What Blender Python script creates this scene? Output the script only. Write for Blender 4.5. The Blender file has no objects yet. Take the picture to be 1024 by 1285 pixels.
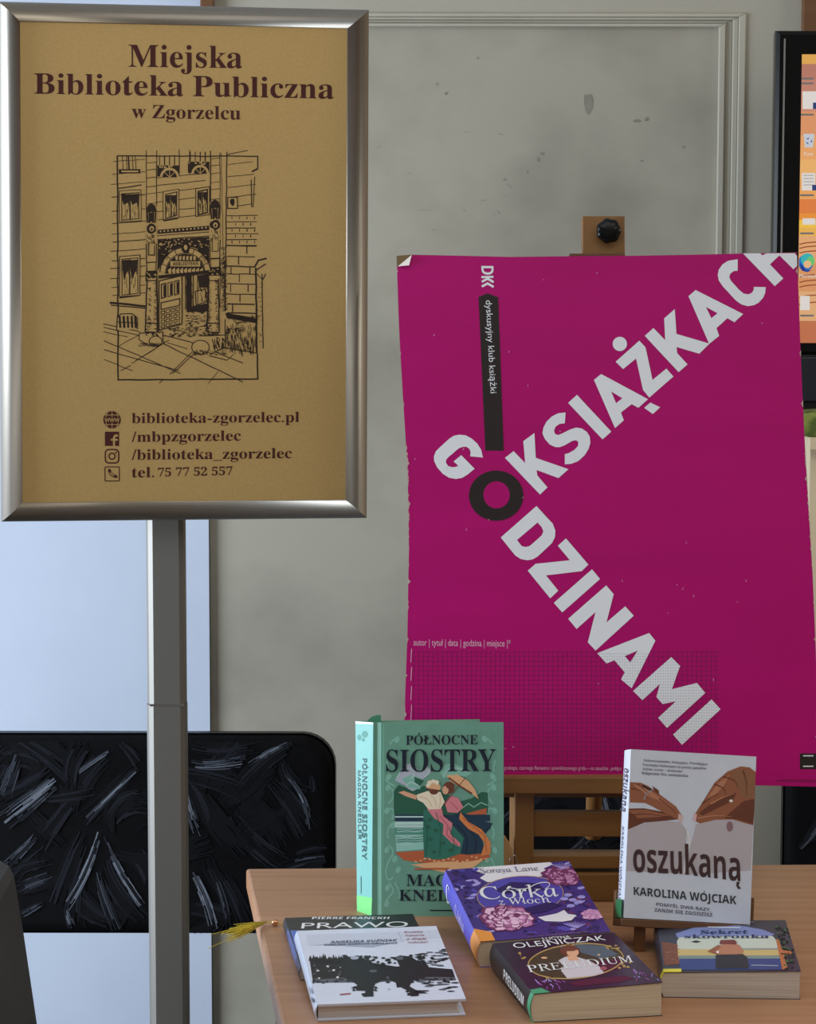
import bpy, math, random
import numpy as np
from mathutils import Vector, Matrix
from mathutils.geometry import tessellate_polygon

sc = bpy.context.scene
COL = sc.collection
rnd = random.Random(7)
PI = math.pi

# ------------------------------------------------------------------ camera, world, lights, exposure
F_PX, PITCH, ROLL = 3600.0, 0.1135, 0.0013
CAM = np.array([0.0, 0.0, 1.592])
_c, _s, _cr, _sr = math.cos(PITCH), math.sin(PITCH), math.cos(ROLL), math.sin(ROLL)
FW = np.array([0, _c, -_s]); UP = np.array([0, _s, _c]); RT = np.array([1.0, 0, 0])
cam_d = bpy.data.cameras.new('camera'); cam = bpy.data.objects.new('camera', cam_d); COL.objects.link(cam)
cam_d.sensor_fit = 'HORIZONTAL'; cam_d.sensor_width = 36.0; cam_d.lens = 36.0 * F_PX / 1024
cam_d.clip_start = 0.05; cam_d.clip_end = 60
cx = RT * _cr + UP * _sr; cy = UP * _cr - RT * _sr; cz = -FW
M = Matrix(((cx[0], cy[0], cz[0], CAM[0]), (cx[1], cy[1], cz[1], CAM[1]), (cx[2], cy[2], cz[2], CAM[2]), (0, 0, 0, 1)))
cam.matrix_world = M
sc.camera = cam
sc.view_settings.view_transform = 'Standard'; sc.view_settings.look = 'None'
sc.view_settings.gamma = 1; sc.view_settings.use_curve_mapping = False
sc.view_settings.exposure = 0.33

world = bpy.data.worlds.new('world'); sc.world = world; world.use_nodes = True
bg = world.node_tree.nodes['Background']
bg.inputs[0].default_value = (0.94, 0.95, 1.0, 1); bg.inputs[1].default_value = 0.8

def area(name, loc, target, sx, sy, power, color):
    d = bpy.data.lights.new(name, 'AREA'); d.shape = 'RECTANGLE'; d.size = sx; d.size_y = sy
    d.energy = power; d.color = color
    o = bpy.data.objects.new(name, d); COL.objects.link(o); o.location = loc
    o.rotation_euler = (Vector(target) - Vector(loc)).to_track_quat('-Z', 'Y').to_euler()
    return o
area('window_daylight', (-2.28, 3.05, 1.15), (0.0, 3.35, 0.95), 1.5, 1.2, 70, (0.80, 0.90, 1.0))
area('right_side_light', (2.6, 3.35, 1.98), (0.0, 3.35, 1.75), 1.1, 0.9, 16, (1.0, 0.94, 0.82))  # warm light added for reflections on the frame bars; that wall has no window
area('overhead_fill', (0.3, 1.4, 2.95), (0.3, 1.4, 0), 3.6, 2.2, 24, (1.0, 0.95, 0.88))  # broad fill added under the ceiling, standing in for bounced light

# ------------------------------------------------------------------ measuring helpers
def ray(x, y):
    dx, dy = x - 512, y - 642.5
    X = _cr * dx + _sr * dy; Y = -_sr * dx + _cr * dy
    return RT * X / F_PX - UP * Y / F_PX + FW
def at_y(x, y, Y):
    d = ray(x, y); return CAM + d * ((Y - CAM[1]) / d[1])
def at_z(x, y, Z):
    d = ray(x, y); return CAM + d * ((Z - CAM[2]) / d[2])
def at_plane(x, y, o, n):
    d = ray(x, y); return CAM + d * (np.dot(o - CAM, n) / np.dot(d, n))

# ------------------------------------------------------------------ materials
def lin(c):
    return tuple(((v / 255) / 12.92 if v / 255 <= 0.04045 else ((v / 255 + 0.055) / 1.055) ** 2.4) for v in c) + (1,)
MATS = {}
def mat(name, rgb, rough=0.6, metal=0.0, var=0.0, scale=(8, 8, 8), rgb2=None, bump=0.0, coat=0.0, emit=0.0, detail=4, contrast=(0.3, 0.7), spec=0.5):
    if name in MATS: return MATS[name]
    m = bpy.data.materials.new(name); m.use_nodes = True
    nt = m.node_tree; b = nt.nodes['Principled BSDF']
    b.inputs['Base Color'].default_value = lin(rgb); b.inputs['Roughness'].default_value = rough
    b.inputs['Metallic'].default_value = metal; b.inputs['Coat Weight'].default_value = coat
    b.inputs['Specular IOR Level'].default_value = spec
    if emit:
        b.inputs['Emission Color'].default_value = lin(rgb); b.inputs['Emission Strength'].default_value = emit
        b.inputs['Base Color'].default_value = (0.01, 0.01, 0.01, 1)
    if rgb2 is not None or bump:
        tc = nt.nodes.new('ShaderNodeTexCoord'); mp = nt.nodes.new('ShaderNodeMapping')
        mp.inputs['Scale'].default_value = scale
        nz = nt.nodes.new('ShaderNodeTexNoise'); nz.inputs['Scale'].default_value = 1.0; nz.inputs['Detail'].default_value = detail
        nt.links.new(tc.outputs['Object'], mp.inputs['Vector']); nt.links.new(mp.outputs['Vector'], nz.inputs['Vector'])
        if rgb2 is not None:
            rp = nt.nodes.new('ShaderNodeValToRGB')
            rp.color_ramp.elements[0].position = contrast[0]; rp.color_ramp.elements[1].position = contrast[1]
            rp.color_ramp.elements[0].color = lin(rgb); rp.color_ramp.elements[1].color = lin(rgb2)
            nt.links.new(nz.outputs['Fac'], rp.inputs['Fac']); nt.links.new(rp.outputs['Color'], b.inputs['Base Color'])
        if bump:
            bp = nt.nodes.new('ShaderNodeBump'); bp.inputs['Strength'].default_value = bump; bp.inputs['Distance'].default_value = 0.002
            nt.links.new(nz.outputs['Fac'], bp.inputs['Height']); nt.links.new(bp.outputs['Normal'], b.inputs['Normal'])
    MATS[name] = m
    return m
def ink(name, rgb, rough=0.5, spec=0.35, coat=0.0):
    return mat('ink_' + name, rgb, rough, spec=spec, coat=coat)

# ------------------------------------------------------------------ mesh building
class MB:
    def __init__(self): self.v = []; self.f = []; self.mi = []; self.mats = []; self.sm = []
    def m(self, material):
        if material not in self.mats: self.mats.append(material)
        return self.mats.index(material)
    def add(self, verts, faces, material, smooth=False):
        o = len(self.v); k = self.m(material)
        self.v += [tuple(float(a) for a in p) for p in verts]
        for f in faces: self.f.append([o + i for i in f]); self.mi.append(k); self.sm.append(smooth)
        return self
    def box(self, a, b, material):
        x0, y0, z0 = a; x1, y1, z1 = b
        v = [(x, y, z) for z in (z0, z1) for y in (y0, y1) for x in (x0, x1)]
        return self.add(v, [(0, 2, 3, 1), (4, 5, 7, 6), (0, 1, 5, 4), (2, 6, 7, 3), (0, 4, 6, 2), (1, 3, 7, 5)], material)
    def hexa(self, bot, top, material):
        v = list(bot) + list(top); n = len(bot)
        return self.add(v, [tuple(range(n))[::-1], tuple(range(n, 2 * n))] + [(i, (i + 1) % n, n + (i + 1) % n, n + i) for i in range(n)], material)
    def prism(self, pts, z0, z1, material, axis='z', smooth=False):
        P = {'z': lambda a, b, c: (a, b, c), 'y': lambda a, b, c: (a, c, b), 'x': lambda a, b, c: (c, a, b)}[axis]
        n = len(pts)
        tris = tessellate_polygon([[Vector((p[0], p[1], 0)) for p in pts]])
        v = [P(p[0], p[1], z0) for p in pts] + [P(p[0], p[1], z1) for p in pts]
        f = [tuple(t)[::-1] for t in tris] + [tuple(n + i for i in t) for t in tris]
        self.add(v, f, material)
        o = len(self.v) - 2 * n; k = self.m(material)
        for i in range(n):
            self.f.append([o + i, o + (i + 1) % n, o + n + (i + 1) % n, o + n + i]); self.mi.append(k); self.sm.append(smooth)
        return self
    def tube(self, path, r, material, n=10, flat=1.0, closed_ends=True):
        path = [np.array(p, float) for p in path]; rings = []
        for i, p in enumerate(path):
            t = path[min(i + 1, len(path) - 1)] - path[max(i - 1, 0)]; t = t / np.linalg.norm(t)
            a = np.cross(t, (0, 0, 1.0)); a = np.array((1.0, 0, 0)) if np.linalg.norm(a) < 1e-3 else a / np.linalg.norm(a)
            b = np.cross(a, t)
            rr = r[i] if isinstance(r, (list, tuple)) else r
            rings.append([p + rr * (math.cos(2 * PI * k / n) * a + flat * math.sin(2 * PI * k / n) * b) for k in range(n)])
        v = [q for g in rings for q in g]; f = []
        for i in range(len(path) - 1):
            for k in range(n): f.append((i * n + k, i * n + (k + 1) % n, (i + 1) * n + (k + 1) % n, (i + 1) * n + k))
        if closed_ends: f += [tuple(range(n))[::-1], tuple(range((len(path) - 1) * n, len(path) * n))]
        return self.add(v, f, material, True)
    def lathe(self, prof, material, n=24, lobes=0, amp=0.0, axis='z', c=(0, 0, 0)):
        v = []; f = []
        for (r, h) in prof:
            for k in range(n):
                a = 2 * PI * k / n; rr = r * (1 + (amp * math.cos(lobes * a) if lobes else 0))
                p = (rr * math.cos(a), rr * math.sin(a), h)
                if axis == 'y': p = (p[0], -p[2], p[1])
                v.append((p[0] + c[0], p[1] + c[1], p[2] + c[2]))
        for i in range(len(prof) - 1):
            for k in range(n): f.append((i * n + k, i * n + (k + 1) % n, (i + 1) * n + (k + 1) % n, (i + 1) * n + k))
        f += [tuple(range(n))[::-1], tuple(range((len(prof) - 1) * n, len(prof) * n))]
        return self.add(v, f, material, True)
    def build(self, name, parent=None, bevel=0.0, seg=2):
        me = bpy.data.meshes.new(name); me.from_pydata(self.v, [], self.f)
        for m_ in self.mats: me.materials.append(m_)
        for p, k, s in zip(me.polygons, self.mi, self.sm): p.material_index = k; p.use_smooth = s
        me.update()
        o = bpy.data.objects.new(name, me); COL.objects.link(o)
        if parent is not None: o.parent = parent
        if bevel:
            b = o.modifiers.new('bevel', 'BEVEL'); b.width = bevel; b.segments = seg; b.limit_method = 'ANGLE'; b.angle_limit = 0.6
        return o

def tag(o, label, cat, group=None):
    o['label'] = label; o['category'] = cat
    if group: o['group'] = group
    return o
def thing(name, label, cat, matrix=None, loc=None, rot=None, group=None):
    o = bpy.data.objects.new(name, None); COL.objects.link(o); o.empty_display_size = 0.05
    if matrix is not None: o.matrix_world = matrix
    if loc is not None: o.location = loc
    if rot is not None: o.rotation_euler = rot
    return tag(o, label, cat, group)
def structure(o):
    o['kind'] = 'structure'; return o
def frame(o, ex, ey, ez):
    return Matrix(((ex[0], ey[0], ez[0], o[0]), (ex[1], ey[1], ez[1], o[1]), (ex[2], ey[2], ez[2], o[2]), (0, 0, 0, 1)))
def rotmat(v):
    a = np.linalg.norm(v) + 1e-12; k = np.array(v) / a
    K = np.array([[0, -k[2], k[1]], [k[2], 0, -k[0]], [-k[1], k[0], 0]])
    return np.eye(3) + math.sin(a) * K + (1 - math.cos(a)) * K @ K
def Rz(a): return np.array([[math.cos(a), -math.sin(a), 0], [math.sin(a), math.cos(a), 0], [0, 0, 1.0]])
def Rx(a): return np.array([[1.0, 0, 0], [0, math.cos(a), -math.sin(a)], [0, math.sin(a), math.cos(a)]])

# ------------------------------------------------------------------ printing on flat faces
class Map:
    """A printed face: measured corner points (TL, TR, BR, BL) of the face -> its real corners in local space."""
    def __init__(self, quad, corners, lift=0.00012, zoom=None, trim=True):
        self.zoom = zoom                                   # (x0, y0, scale) of the enlargement the art was measured in
        A = []; B = []
        for (x, y), (u, v) in zip(quad, [(0, 1), (1, 1), (1, 0), (0, 0)]):
            A.append([x, y, 1, 0, 0, 0, -u * x, -u * y]); B.append(u)
            A.append([0, 0, 0, x, y, 1, -v * x, -v * y]); B.append(v)
        h = np.linalg.solve(np.array(A, float), np.array(B, float)); self.h = np.append(h, 1).reshape(3, 3)
        self.c = [np.array(p, float) for p in corners]
        n = np.cross(self.c[1] - self.c[0], self.c[0] - self.c[3]); self.n = n / np.linalg.norm(n); self.lift = lift; self.k = 0
        q = [((x - zoom[0]) * zoom[2], (y - zoom[1]) * zoom[2]) if zoom else (x, y) for x, y in quad]
        self.edges = [(q[i], q[(i + 1) % 4]) for i in range(4)] if trim else None
    def outside(self, pts):
        """The face's edges when pts run past them, so that print stops at the edge of the sheet."""
        if self.edges and any((b[0] - a[0]) * (p[1] - a[1]) - (b[1] - a[1]) * (p[0] - a[0]) < 0 for p in pts for a, b in self.edges): return self.edges
        return None
    def uv(self, x, y):
        if self.zoom: x = self.zoom[0] + x / self.zoom[2]; y = self.zoom[1] + y / self.zoom[2]
        q = self.h @ np.array((x, y, 1.0)); return q[0] / q[2], q[1] / q[2]
    def p(self, x, y, layer=1):
        u, v = self.uv(x, y); return self.puv(u, v, layer)
    def puv(self, u, v, layer=1):
        TL, TR, BR, BL = self.c
        return (BL * (1 - u) + BR * u) * (1 - v) + (TL * (1 - u) + TR * u) * v + self.n * (self.lift * layer + (self.k % 48) * 1.3e-6)

def clip_poly(poly, clip):
    for (a, b) in clip:                                    # keep the side to the left of a->b (y down)
        out = []
        sd = lambda p: (b[0] - a[0]) * (p[1] - a[1]) - (b[1] - a[1]) * (p[0] - a[0])
        for i in range(len(poly)):
            p, q = poly[i], poly[(i + 1) % len(poly)]; sp, sq = sd(p), sd(q)
            if sp >= 0: out.append(p)
            if (sp >= 0) != (sq >= 0):
                t = sp / (sp - sq); out.append((p[0] + t * (q[0] - p[0]), p[1] + t * (q[1] - p[1])))
        poly = out
        if len(poly) < 3: return []
    return poly
def box_clip(x0, y0, x1, y1):
    return [((x0, y0), (x1, y0)), ((x1, y0), (x1, y1)), ((x1, y1), (x0, y1)), ((x0, y1), (x0, y0))]

def fill(mb, mp, pts, material, layer=1, clip=None, holes=()):
    mp.k += 1
    if clip is None: clip = mp.outside(pts)
    tris = tessellate_polygon([[Vector((p[0], p[1], 0)) for p in pl] for pl in [pts] + list(holes)])
    for h_ in holes: pts = list(pts) + list(h_)
    if clip is None:
        mb.add([mp.p(p[0], p[1], layer) for p in pts], [orient(pts, t) for t in tris], material)
    else:
        for t in tris:
            q = clip_poly([tuple(pts[i][:2]) for i in orient(pts, t)[::-1]], clip)
            if len(q) >= 3: mb.add([mp.p(a, b, layer) for a, b in q], [tuple(range(len(q)))[::-1]], material)
def orient(pts, t):                                        # y points down in the measured frame
    a, b, c = (pts[i] for i in t)
    cr = (b[0] - a[0]) * (c[1] - a[1]) - (b[1] - a[1]) * (c[0] - a[0])
    return tuple(t) if cr < 0 else tuple(t)[::-1]
def strip(pts, w, taper=False):
    """Left and right outlines of a mitred ribbon along pts."""
    P = [np.array(pts[0], float)]
    for p in pts[1:]:
        if np.hypot(*(np.array(p) - P[-1])) > 1e-6: P.append(np.array(p, float))
    n = len(P); Lf, Rt = [], []
    if n < 2: return [], []
    closed = n > 3 and np.hypot(*(P[0] - P[-1])) < 1e-6
    for i in range(n):
        a = P[i] - P[i - 1] if i else (P[-1] - P[-2] if closed else P[1] - P[0]); b = P[i + 1] - P[i] if i < n - 1 else (P[1] - P[0] if closed else a)
        a = a / np.hypot(*a); b = b / np.hypot(*b); t = a + b
        t = b if np.hypot(*t) < 0.2 else t / np.hypot(*t)
        m = np.array((-t[1], t[0])); k = 1 / max(0.5, float(np.dot(m, (-b[1], b[0]))))
        ww = w * (1.15 - 0.95 * i / (n - 1)) if taper else w
        Lf.append(P[i] + m * k * ww / 2); Rt.append(P[i] - m * k * ww / 2)
    return Lf, Rt
def stroke(mb, mp, pts, w, material, layer=1, taper=False, clip=None):
    Lf, Rt = strip(pts, w, taper); n = len(Lf); mp.k += 1
    if n < 2: return
    if clip is None: clip = mp.outside(Lf + Rt)
    if clip is None:
        mb.add([mp.p(a, b, layer) for a, b in Lf + Rt], [(i, i + 1, n + i + 1, n + i) for i in range(n - 1)], material)
    else:
        for i in range(n - 1):
            q = clip_poly([tuple(Rt[i]), tuple(Rt[i + 1]), tuple(Lf[i + 1]), tuple(Lf[i])], clip)
            if len(q) >= 3: mb.add([mp.p(a, b, layer) for a, b in q], [tuple(range(len(q)))[::-1]], material)
def smooth(pts, n=5):
    P = [np.array(p, float) for p in pts]; P = [2 * P[0] - P[1]] + P + [2 * P[-1] - P[-2]]; o = []
    for i in range(1, len(P) - 2):
        for k in range(n):
            t = k / n; a, b, c, d = P[i - 1:i + 3]
            o.append(tuple(0.5 * (2 * b + (c - a) * t + (2 * a - 5 * b + 4 * c - d) * t * t + (3 * b - a - 3 * c + d) * t ** 3)))
    return o + [tuple(P[-2])]
def bez(p0, p1, p2, n=8):
    return [((1 - t) ** 2 * p0[0] + 2 * t * (1 - t) * p1[0] + t * t * p2[0], (1 - t) ** 2 * p0[1] + 2 * t * (1 - t) * p1[1] + t * t * p2[1]) for t in [i / n for i in range(n + 1)]]
def ell(cx_, cy_, rx, ry, n=20, rot=0.0, a0=0, a1=2 * PI):
    o = []
    for i in range(n + (0 if a1 - a0 > 6.28 else 1)):
        a = a0 + (a1 - a0) * i / n; x, y = rx * math.cos(a), ry * math.sin(a)
        o.append((cx_ + x * math.cos(rot) - y * math.sin(rot), cy_ + x * math.sin(rot) + y * math.cos(rot)))
    return o
def blob(cx_, cy_, rx, ry, n=14, j=0.25, rot=0.0):
    return [(x + rnd.uniform(-j, j) * rx, y + rnd.uniform(-j, j) * ry) for x, y in ell(cx_, cy_, rx, ry, n, rot)]
def rect(x0, y0, x1, y1): return [(x0, y0), (x1, y0), (x1, y1), (x0, y1)]

STYLE = {'sans': None, 'serif': 0x1D400, 'bold': 0x1D5D4, 'italic': 0x1D468, 'script': 0x1D4D0, 'roman': 0x1D434}
BASE = {'Ą': 'A', 'ą': 'a', 'Ć': 'C', 'ć': 'c', 'Ę': 'E', 'ę': 'e', 'Ł': 'L', 'ł': 'l', 'Ń': 'N', 'ń': 'n', 'Ó': 'O', 'ó': 'o', 'Ś': 'S', 'ś': 's', 'Ź': 'Z', 'ź': 'z', 'Ż': 'Z', 'ż': 'z'}
def styled(s, style):
    b = STYLE[style]; o = ''
    for ch in s:
        if b is None: o += ch; continue
        ch = BASE.get(ch, ch)
        if 'A' <= ch <= 'Z': o += chr(b + ord(ch) - 65)
        elif 'a' <= ch <= 'z': o += chr(b + 26 + ord(ch) - 97)
        elif '0' <= ch <= '9': o += chr((0x1D7CE if style in ('serif', 'italic') else 0x1D7EC) + ord(ch) - 48)
        else: o += ch
    return o.replace(chr(0x1D455), chr(0x210E))
_TC = {}
def glyphs(s, style, res=4):
    key = (s, style, res)
    if key in _TC: return _TC[key]
    cu = bpy.data.curves.new('lettering', 'FONT'); cu.body = styled(s, style); cu.size = 1.0; cu.resolution_u = res
    ob = bpy.data.objects.new('lettering', cu); COL.objects.link(ob)
    me = ob.to_mesh()
    k_ = 0.29 if style == 'roman' else 0.0
    v = [(p.co.x - k_ * p.co.y, p.co.y) for p in me.vertices]; f = [tuple(p.vertices) for p in me.polygons]
    ob.to_mesh_clear(); bpy.data.objects.remove(ob); bpy.data.curves.remove(cu)
    _TC[key] = (v, f)
    return _TC[key]
def span(s, style):
    v, _ = glyphs(s, style); xs = [p[0] for p in v] or [0]; return min(xs), max(xs)
def cap(style, ch='H'):
    v, _ = glyphs(ch, style); return max(p[1] for p in v)
def text(mb, mp, s, p0, p1, up, material, style='sans', layer=2, metric='H', clip=None, res=4, ends=None):
    """s from p0 to p1 along its baseline; up is the height vector of the metric letter."""
    v, f = glyphs(s, style, res); v = list(v); f = list(f); mp.k += 1
    H = cap(style, metric); xh = cap(style, 'x')
    if STYLE[style] is not None:
        for i, ch in enumerate(s):                         # Polish marks
            if ch not in BASE: continue
            a = span(s[:i] + 'i', style)[1] - (span('i', style)[1] - span('i', style)[0]) if i else span(s, style)[0]
            b = span(s[:i + 1], style)[1]; m = (a + b) / 2; w = max(b - a, 0.15); top = cap(style, 'H') if ch.isupper() else xh
            o = len(v)
            if ch in 'ĆćŃńÓóŚśŹź': q = [(m - 0.03, top + 0.05), (m + 0.05, top + 0.05), (m + 0.16, top + 0.2), (m + 0.05, top + 0.2)]
            elif ch in 'Żż': q = ell(m, top + 0.17, 0.085, 0.085, 12)
            elif ch in 'Łł': q = [(a - 0.02, top * 0.38), (a + w * 0.62, top * 0.66), (a + w * 0.62, top * 0.82), (a - 0.02, top * 0.54)]
            else: q = [(b - 0.16, -0.02), (b - 0.02, -0.02), (b - 0.08, -0.1), (b + 0.02, -0.17), (b - 0.08, -0.2), (b - 0.18, -0.12)]
            v += q; f.append(tuple(range(o, o + len(q))))
    x0, x1 = ends if ends else span(s, style)
    T = lambda p: (p0[0] + (p1[0] - p0[0]) * (p[0] - x0) / (x1 - x0) + up[0] * p[1] / H, p0[1] + (p1[1] - p0[1]) * (p[0] - x0) / (x1 - x0) + up[1] * p[1] / H)
    pts = [T(p) for p in v]
    if clip is None:
        mb.add([mp.p(a, b, layer) for a, b in pts], f, material)
    else:
        for q in f:
            for k in range(1, len(q) - 1):
                t = orient(pts, (q[0], q[k], q[k + 1]))
                r = clip_poly([pts[i] for i in t[::-1]], clip)
                if len(r) >= 3: mb.add([mp.p(a, b, layer) for a, b in r], [tuple(range(len(r)))[::-1]], material)

# ------------------------------------------------------------------ shared materials
wood_table = mat('beech_laminate', (176, 132, 98), 0.38, rgb2=(160, 116, 84), scale=(3, 60, 60), detail=6, contrast=(0.35, 0.65), spec=0.5)
wood_easel = mat('varnished_pine', (138, 98, 50), 0.5, rgb2=(114, 76, 36), scale=(14, 14, 3), detail=4)
wood_easel_h = mat('varnished_pine_rail', (138, 98, 50), 0.5, rgb2=(114, 76, 36), scale=(4, 30, 30), detail=4)
wood_dark = mat('dark_stained_wood', (112, 74, 44), 0.5, rgb2=(88, 55, 30), scale=(4, 30, 30))
wood_tan = mat('pale_plywood', (186, 146, 100), 0.5, rgb2=(172, 130, 86), scale=(5, 40, 40))
white_wall = mat('cool_white_paint', (190, 201, 220), 0.7, rgb2=(184, 195, 215), scale=(6, 6, 6), bump=0.12)
grey_wall = mat('warm_grey_paint', (170, 166, 154), 0.65, rgb2=(160, 156, 144), scale=(3, 3, 2), detail=8, bump=0.05)
trim_paint = mat('ivory_gloss_paint', (178, 174, 161), 0.5, rgb2=(170, 166, 153), scale=(10, 10, 2))
panel_paint = mat('worn_grey_paint', (164, 160, 147), 0.6, rgb2=(126, 122, 111), scale=(3.6, 3.6, 4.2), detail=10, contrast=(0.44, 0.80), bump=0.05)
stain = mat('dried_stain', (124, 121, 111), 0.7, rgb2=(140, 137, 126), scale=(60, 60, 60))
alu = mat('anodised_aluminium', (158, 152, 143), 0.45, 0.9, rgb2=(154, 148, 140), scale=(400, 400, 4))
alu_pole = mat('brushed_aluminium', (124, 122, 118), 0.5, 0.7)
black_plastic = mat('black_plastic', (14, 14, 16), 0.35)
black_gloss = mat('black_gloss', (7, 7, 9), 0.22, spec=0.25)
steel = mat('chrome_steel', (190, 190, 192), 0.2, 1.0)
page_white = mat('white_paper_edges', (222, 216, 212), 0.8, rgb2=(190, 182, 178), scale=(6, 6, 900), detail=2)
page_cream = mat('cream_paper_edges', (224, 210, 188), 0.85, rgb2=(202, 186, 162), scale=(6, 6, 900), detail=2)
page_grey = mat('grey_paper_edges', (212, 202, 192), 0.85, rgb2=(186, 175, 164), scale=(6, 6, 900), detail=2)

# ------------------------------------------------------------------ setting
YW = 4.42                                                  # face of the back wall
YP = 4.433                                                  # face of the painted board in the doorway
fl = MB(); fl.box((-2.6, -0.9, -0.1), (2.9, 4.7, 0.0), mat('grey_linoleum', (120, 112, 104), 0.45, rgb2=(104, 98, 92), scale=(20, 20, 20)))
structure(fl.build('floor'))
ce = MB(); ce.box((-2.6, -0.9, 3.0), (2.9, 4.7, 3.1), mat('ceiling_paint', (226, 224, 218), 0.8, rgb2=(220, 218, 212)))
structure(ce.build('ceiling'))
xL = at_y(262, 700, YW)[0]; xR = at_y(935, 60, YW)[0]; zT = at_y(600, 16.5, YW)[2]
wb = MB()
wb.box((-2.5, YW, 0), (xL, YW + 0.2, 3.0), white_wall)
wb.box((xL, YW, zT), (xR, YW + 0.2, 3.0), grey_wall)
wb.box((xR, YW, 0), (2.9, YW + 0.2, 3.0), grey_wall)
structure(wb.build('wall_back'))
wl = MB()                                                  # left wall with its window opening
wy0, wy1, wz0, wz1 = 2.25, 3.85, 0.6, 2.15
for a, b in (((-2.6, -0.8, 0), (-2.4, wy0, 3.0)), ((-2.6, wy1, 0), (-2.4, YW, 3.0)), ((-2.6, wy0, 0), (-2.4, wy1, wz0)), ((-2.6, wy0, wz1), (-2.4, wy1, 3.0))):
    wl.box(a, b, white_wall)
structure(wl.build('wall_left'))
wr = MB(); far_paint = mat('far_wall_paint', (176, 170, 158), 0.8, rgb2=(168, 162, 150), scale=(4, 4, 4))
wr.box((2.9, -0.9, 0), (3.0, 4.62, 3.0), far_paint); structure(wr.build('wall_right'))
wn = MB(); wn.box((-2.6, -0.9, 0), (2.9, -0.8, 3.0), far_paint); structure(wn.build('wall_front'))
wf = MB()
for a, b in (((-2.52, wy0, wz0), (-2.46, wy0 + 0.06, wz1)), ((-2.52, wy1 - 0.06, wz0), (-2.46, wy1, wz1)), ((-2.52, wy0, wz0), (-2.46, wy1, wz0 + 0.06)),
             ((-2.52, wy0, wz1 - 0.06), (-2.46, wy1, wz1)), ((-2.52, (wy0 + wy1) / 2 - 0.04, wz0), (-2.46, (wy0 + wy1) / 2 + 0.04, wz1))):
    wf.box(a, b, trim_paint)
structure(wf.build('window_1', bevel=0.004))
# board filling the doorway, with its stains and scuffs
db = MB(); x0 = xL - 0.002; x1 = at_y(906, 60, YP)[0]; zb = at_y(600, 30, YP)[2]
db.box((x0 + 0.003, YP, 0), (x1, YP + 0.04, zb), panel_paint)
def door_map():
    q = [(270, 40), (900, 40), (900, 980), (270, 980)]
    return Map(q, [at_y(a, b, YP) for a, b in q], lift=0.0003)
dm = door_map()
fill(db, dm, [(733, 117), (742, 116), (745, 124), (744, 133), (739, 142), (735, 137), (733, 128)], stain)
for (x, y, rx, ry) in ((600, 72, 2, 1.6), (800, 149, 5, 2), (812, 147, 3, 2.4), (681, 189, 4, 2), (676, 196, 2, 3), (858, 181, 2, 1.6), (662, 212, 1.6, 1.6), (634, 221, 2, 1.5), (806, 198, 2, 1.2), (560, 115, 3, 2), (549, 104, 2, 1.6)):
    fill(db, dm, blob(x, y, rx, ry, 9, 0.3), stain)
for k in range(12):
    x, y = rnd.uniform(470, 640), rnd.uniform(90, 300)
    stroke(db, dm, [(x, y), (x + rnd.uniform(2, 14), y + rnd.uniform(-3, 5))], rnd.uniform(0.4, 0.9), stain)
structure(db.build('door_1'))
# stepped casing, mitred at the top right corner
tr = MB(); steps = [(902.5, 910.5, 0.006), (910.5, 919.5, 0.001), (919.5, 926.5, 0.008), (926.5, 935.5, 0.012)]
def casing(px0, px1, d, k):
    xa, xb = at_y(px0, 60, YW)[0], at_y(px1, 60, YW)[0]
    off = px0 - 902.5; off2 = px1 - 902.5
    za, zb_ = at_y(600, 33 - off * 0.5, YW)[2], at_y(600, 33 - off2 * 0.5, YW)[2]
    y1 = YP; y0 = YW - d + 0.008
    top0, top1 = [(xa, za), (xb, zb_)]
    tr.hexa([(xa, y0, 0), (xb, y0, 0), (xb, y1, 0), (xa, y1, 0)], [(xa, y0, za), (xb, y0, zb_), (xb, y1, zb_), (xa, y1, za)], trim_paint)
    tr.hexa([(xL, y0, za), (xa, y0, za), (xa, y1, za), (xL, y1, za)], [(xL, y0, zb_), (xb, y0, zb_), (xb, y1, zb_), (xL, y1, zb_)], trim_paint)
for k, (a, b, d) in enumerate(steps): casing(a, b, d, k)
structure(tr.build('trim_1', bevel=0.0015))
# two wooden battens high on the wall
for nm, (pa, pb, zlow), lab in (('a', (251, 268, 0.0), 'short brown wooden batten on the wall above the gold sign'), ('b', (1008, 1030, 36.0), 'brown wooden batten on the wall above the television')):
    b_ = MB(); a = at_y(pa, 5, YW - 0.02); c = at_y(pb, 5, YW - 0.02); low = at_y(pa, 60 if pa < 500 else 60, YW)[2]
    b_.box((a[0], YW - 0.02, low), (c[0], YW, 2.45), wood_dark)
    tag(b_.build('wooden_batten', bevel=0.002), lab, 'batten', 'battens on the back wall')

# ------------------------------------------------------------------ table
zt = 0.75
tb = thing('conference_table', 'beech laminate table carrying the books, its slanted left end in view', 'table', loc=(0.5, 3.1, 0))
T0 = np.array((0.5, 3.1, 0))
m_ = MB(); outline = [(-0.2, 3.482), (-0.107, 2.64), (1.35, 2.64), (1.45, 3.545)]
outline = [(x - 0.5, y - 3.1) for x, y in outline]
m_.prism(outline, zt - 0.026, zt, wood_table); m_.build('tabletop', tb, 0.003)
m_ = MB(); m_.box((-0.42, 0.28, zt - 0.09), (0.8, 0.30, zt - 0.026), steel); m_.box((-0.42, -0.32, zt - 0.09), (0.8, -0.30, zt - 0.026), steel); m_.build('apron_frame', tb, 0.002)
for x, y in ((-0.44, 0.29), (-0.42, -0.31), (0.79, 0.31), (0.77, -0.31)):
    m_ = MB(); m_.tube([(x, y, 0), (x, y, zt - 0.026)], 0.02, steel, 16); m_.build('leg', tb)

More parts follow.
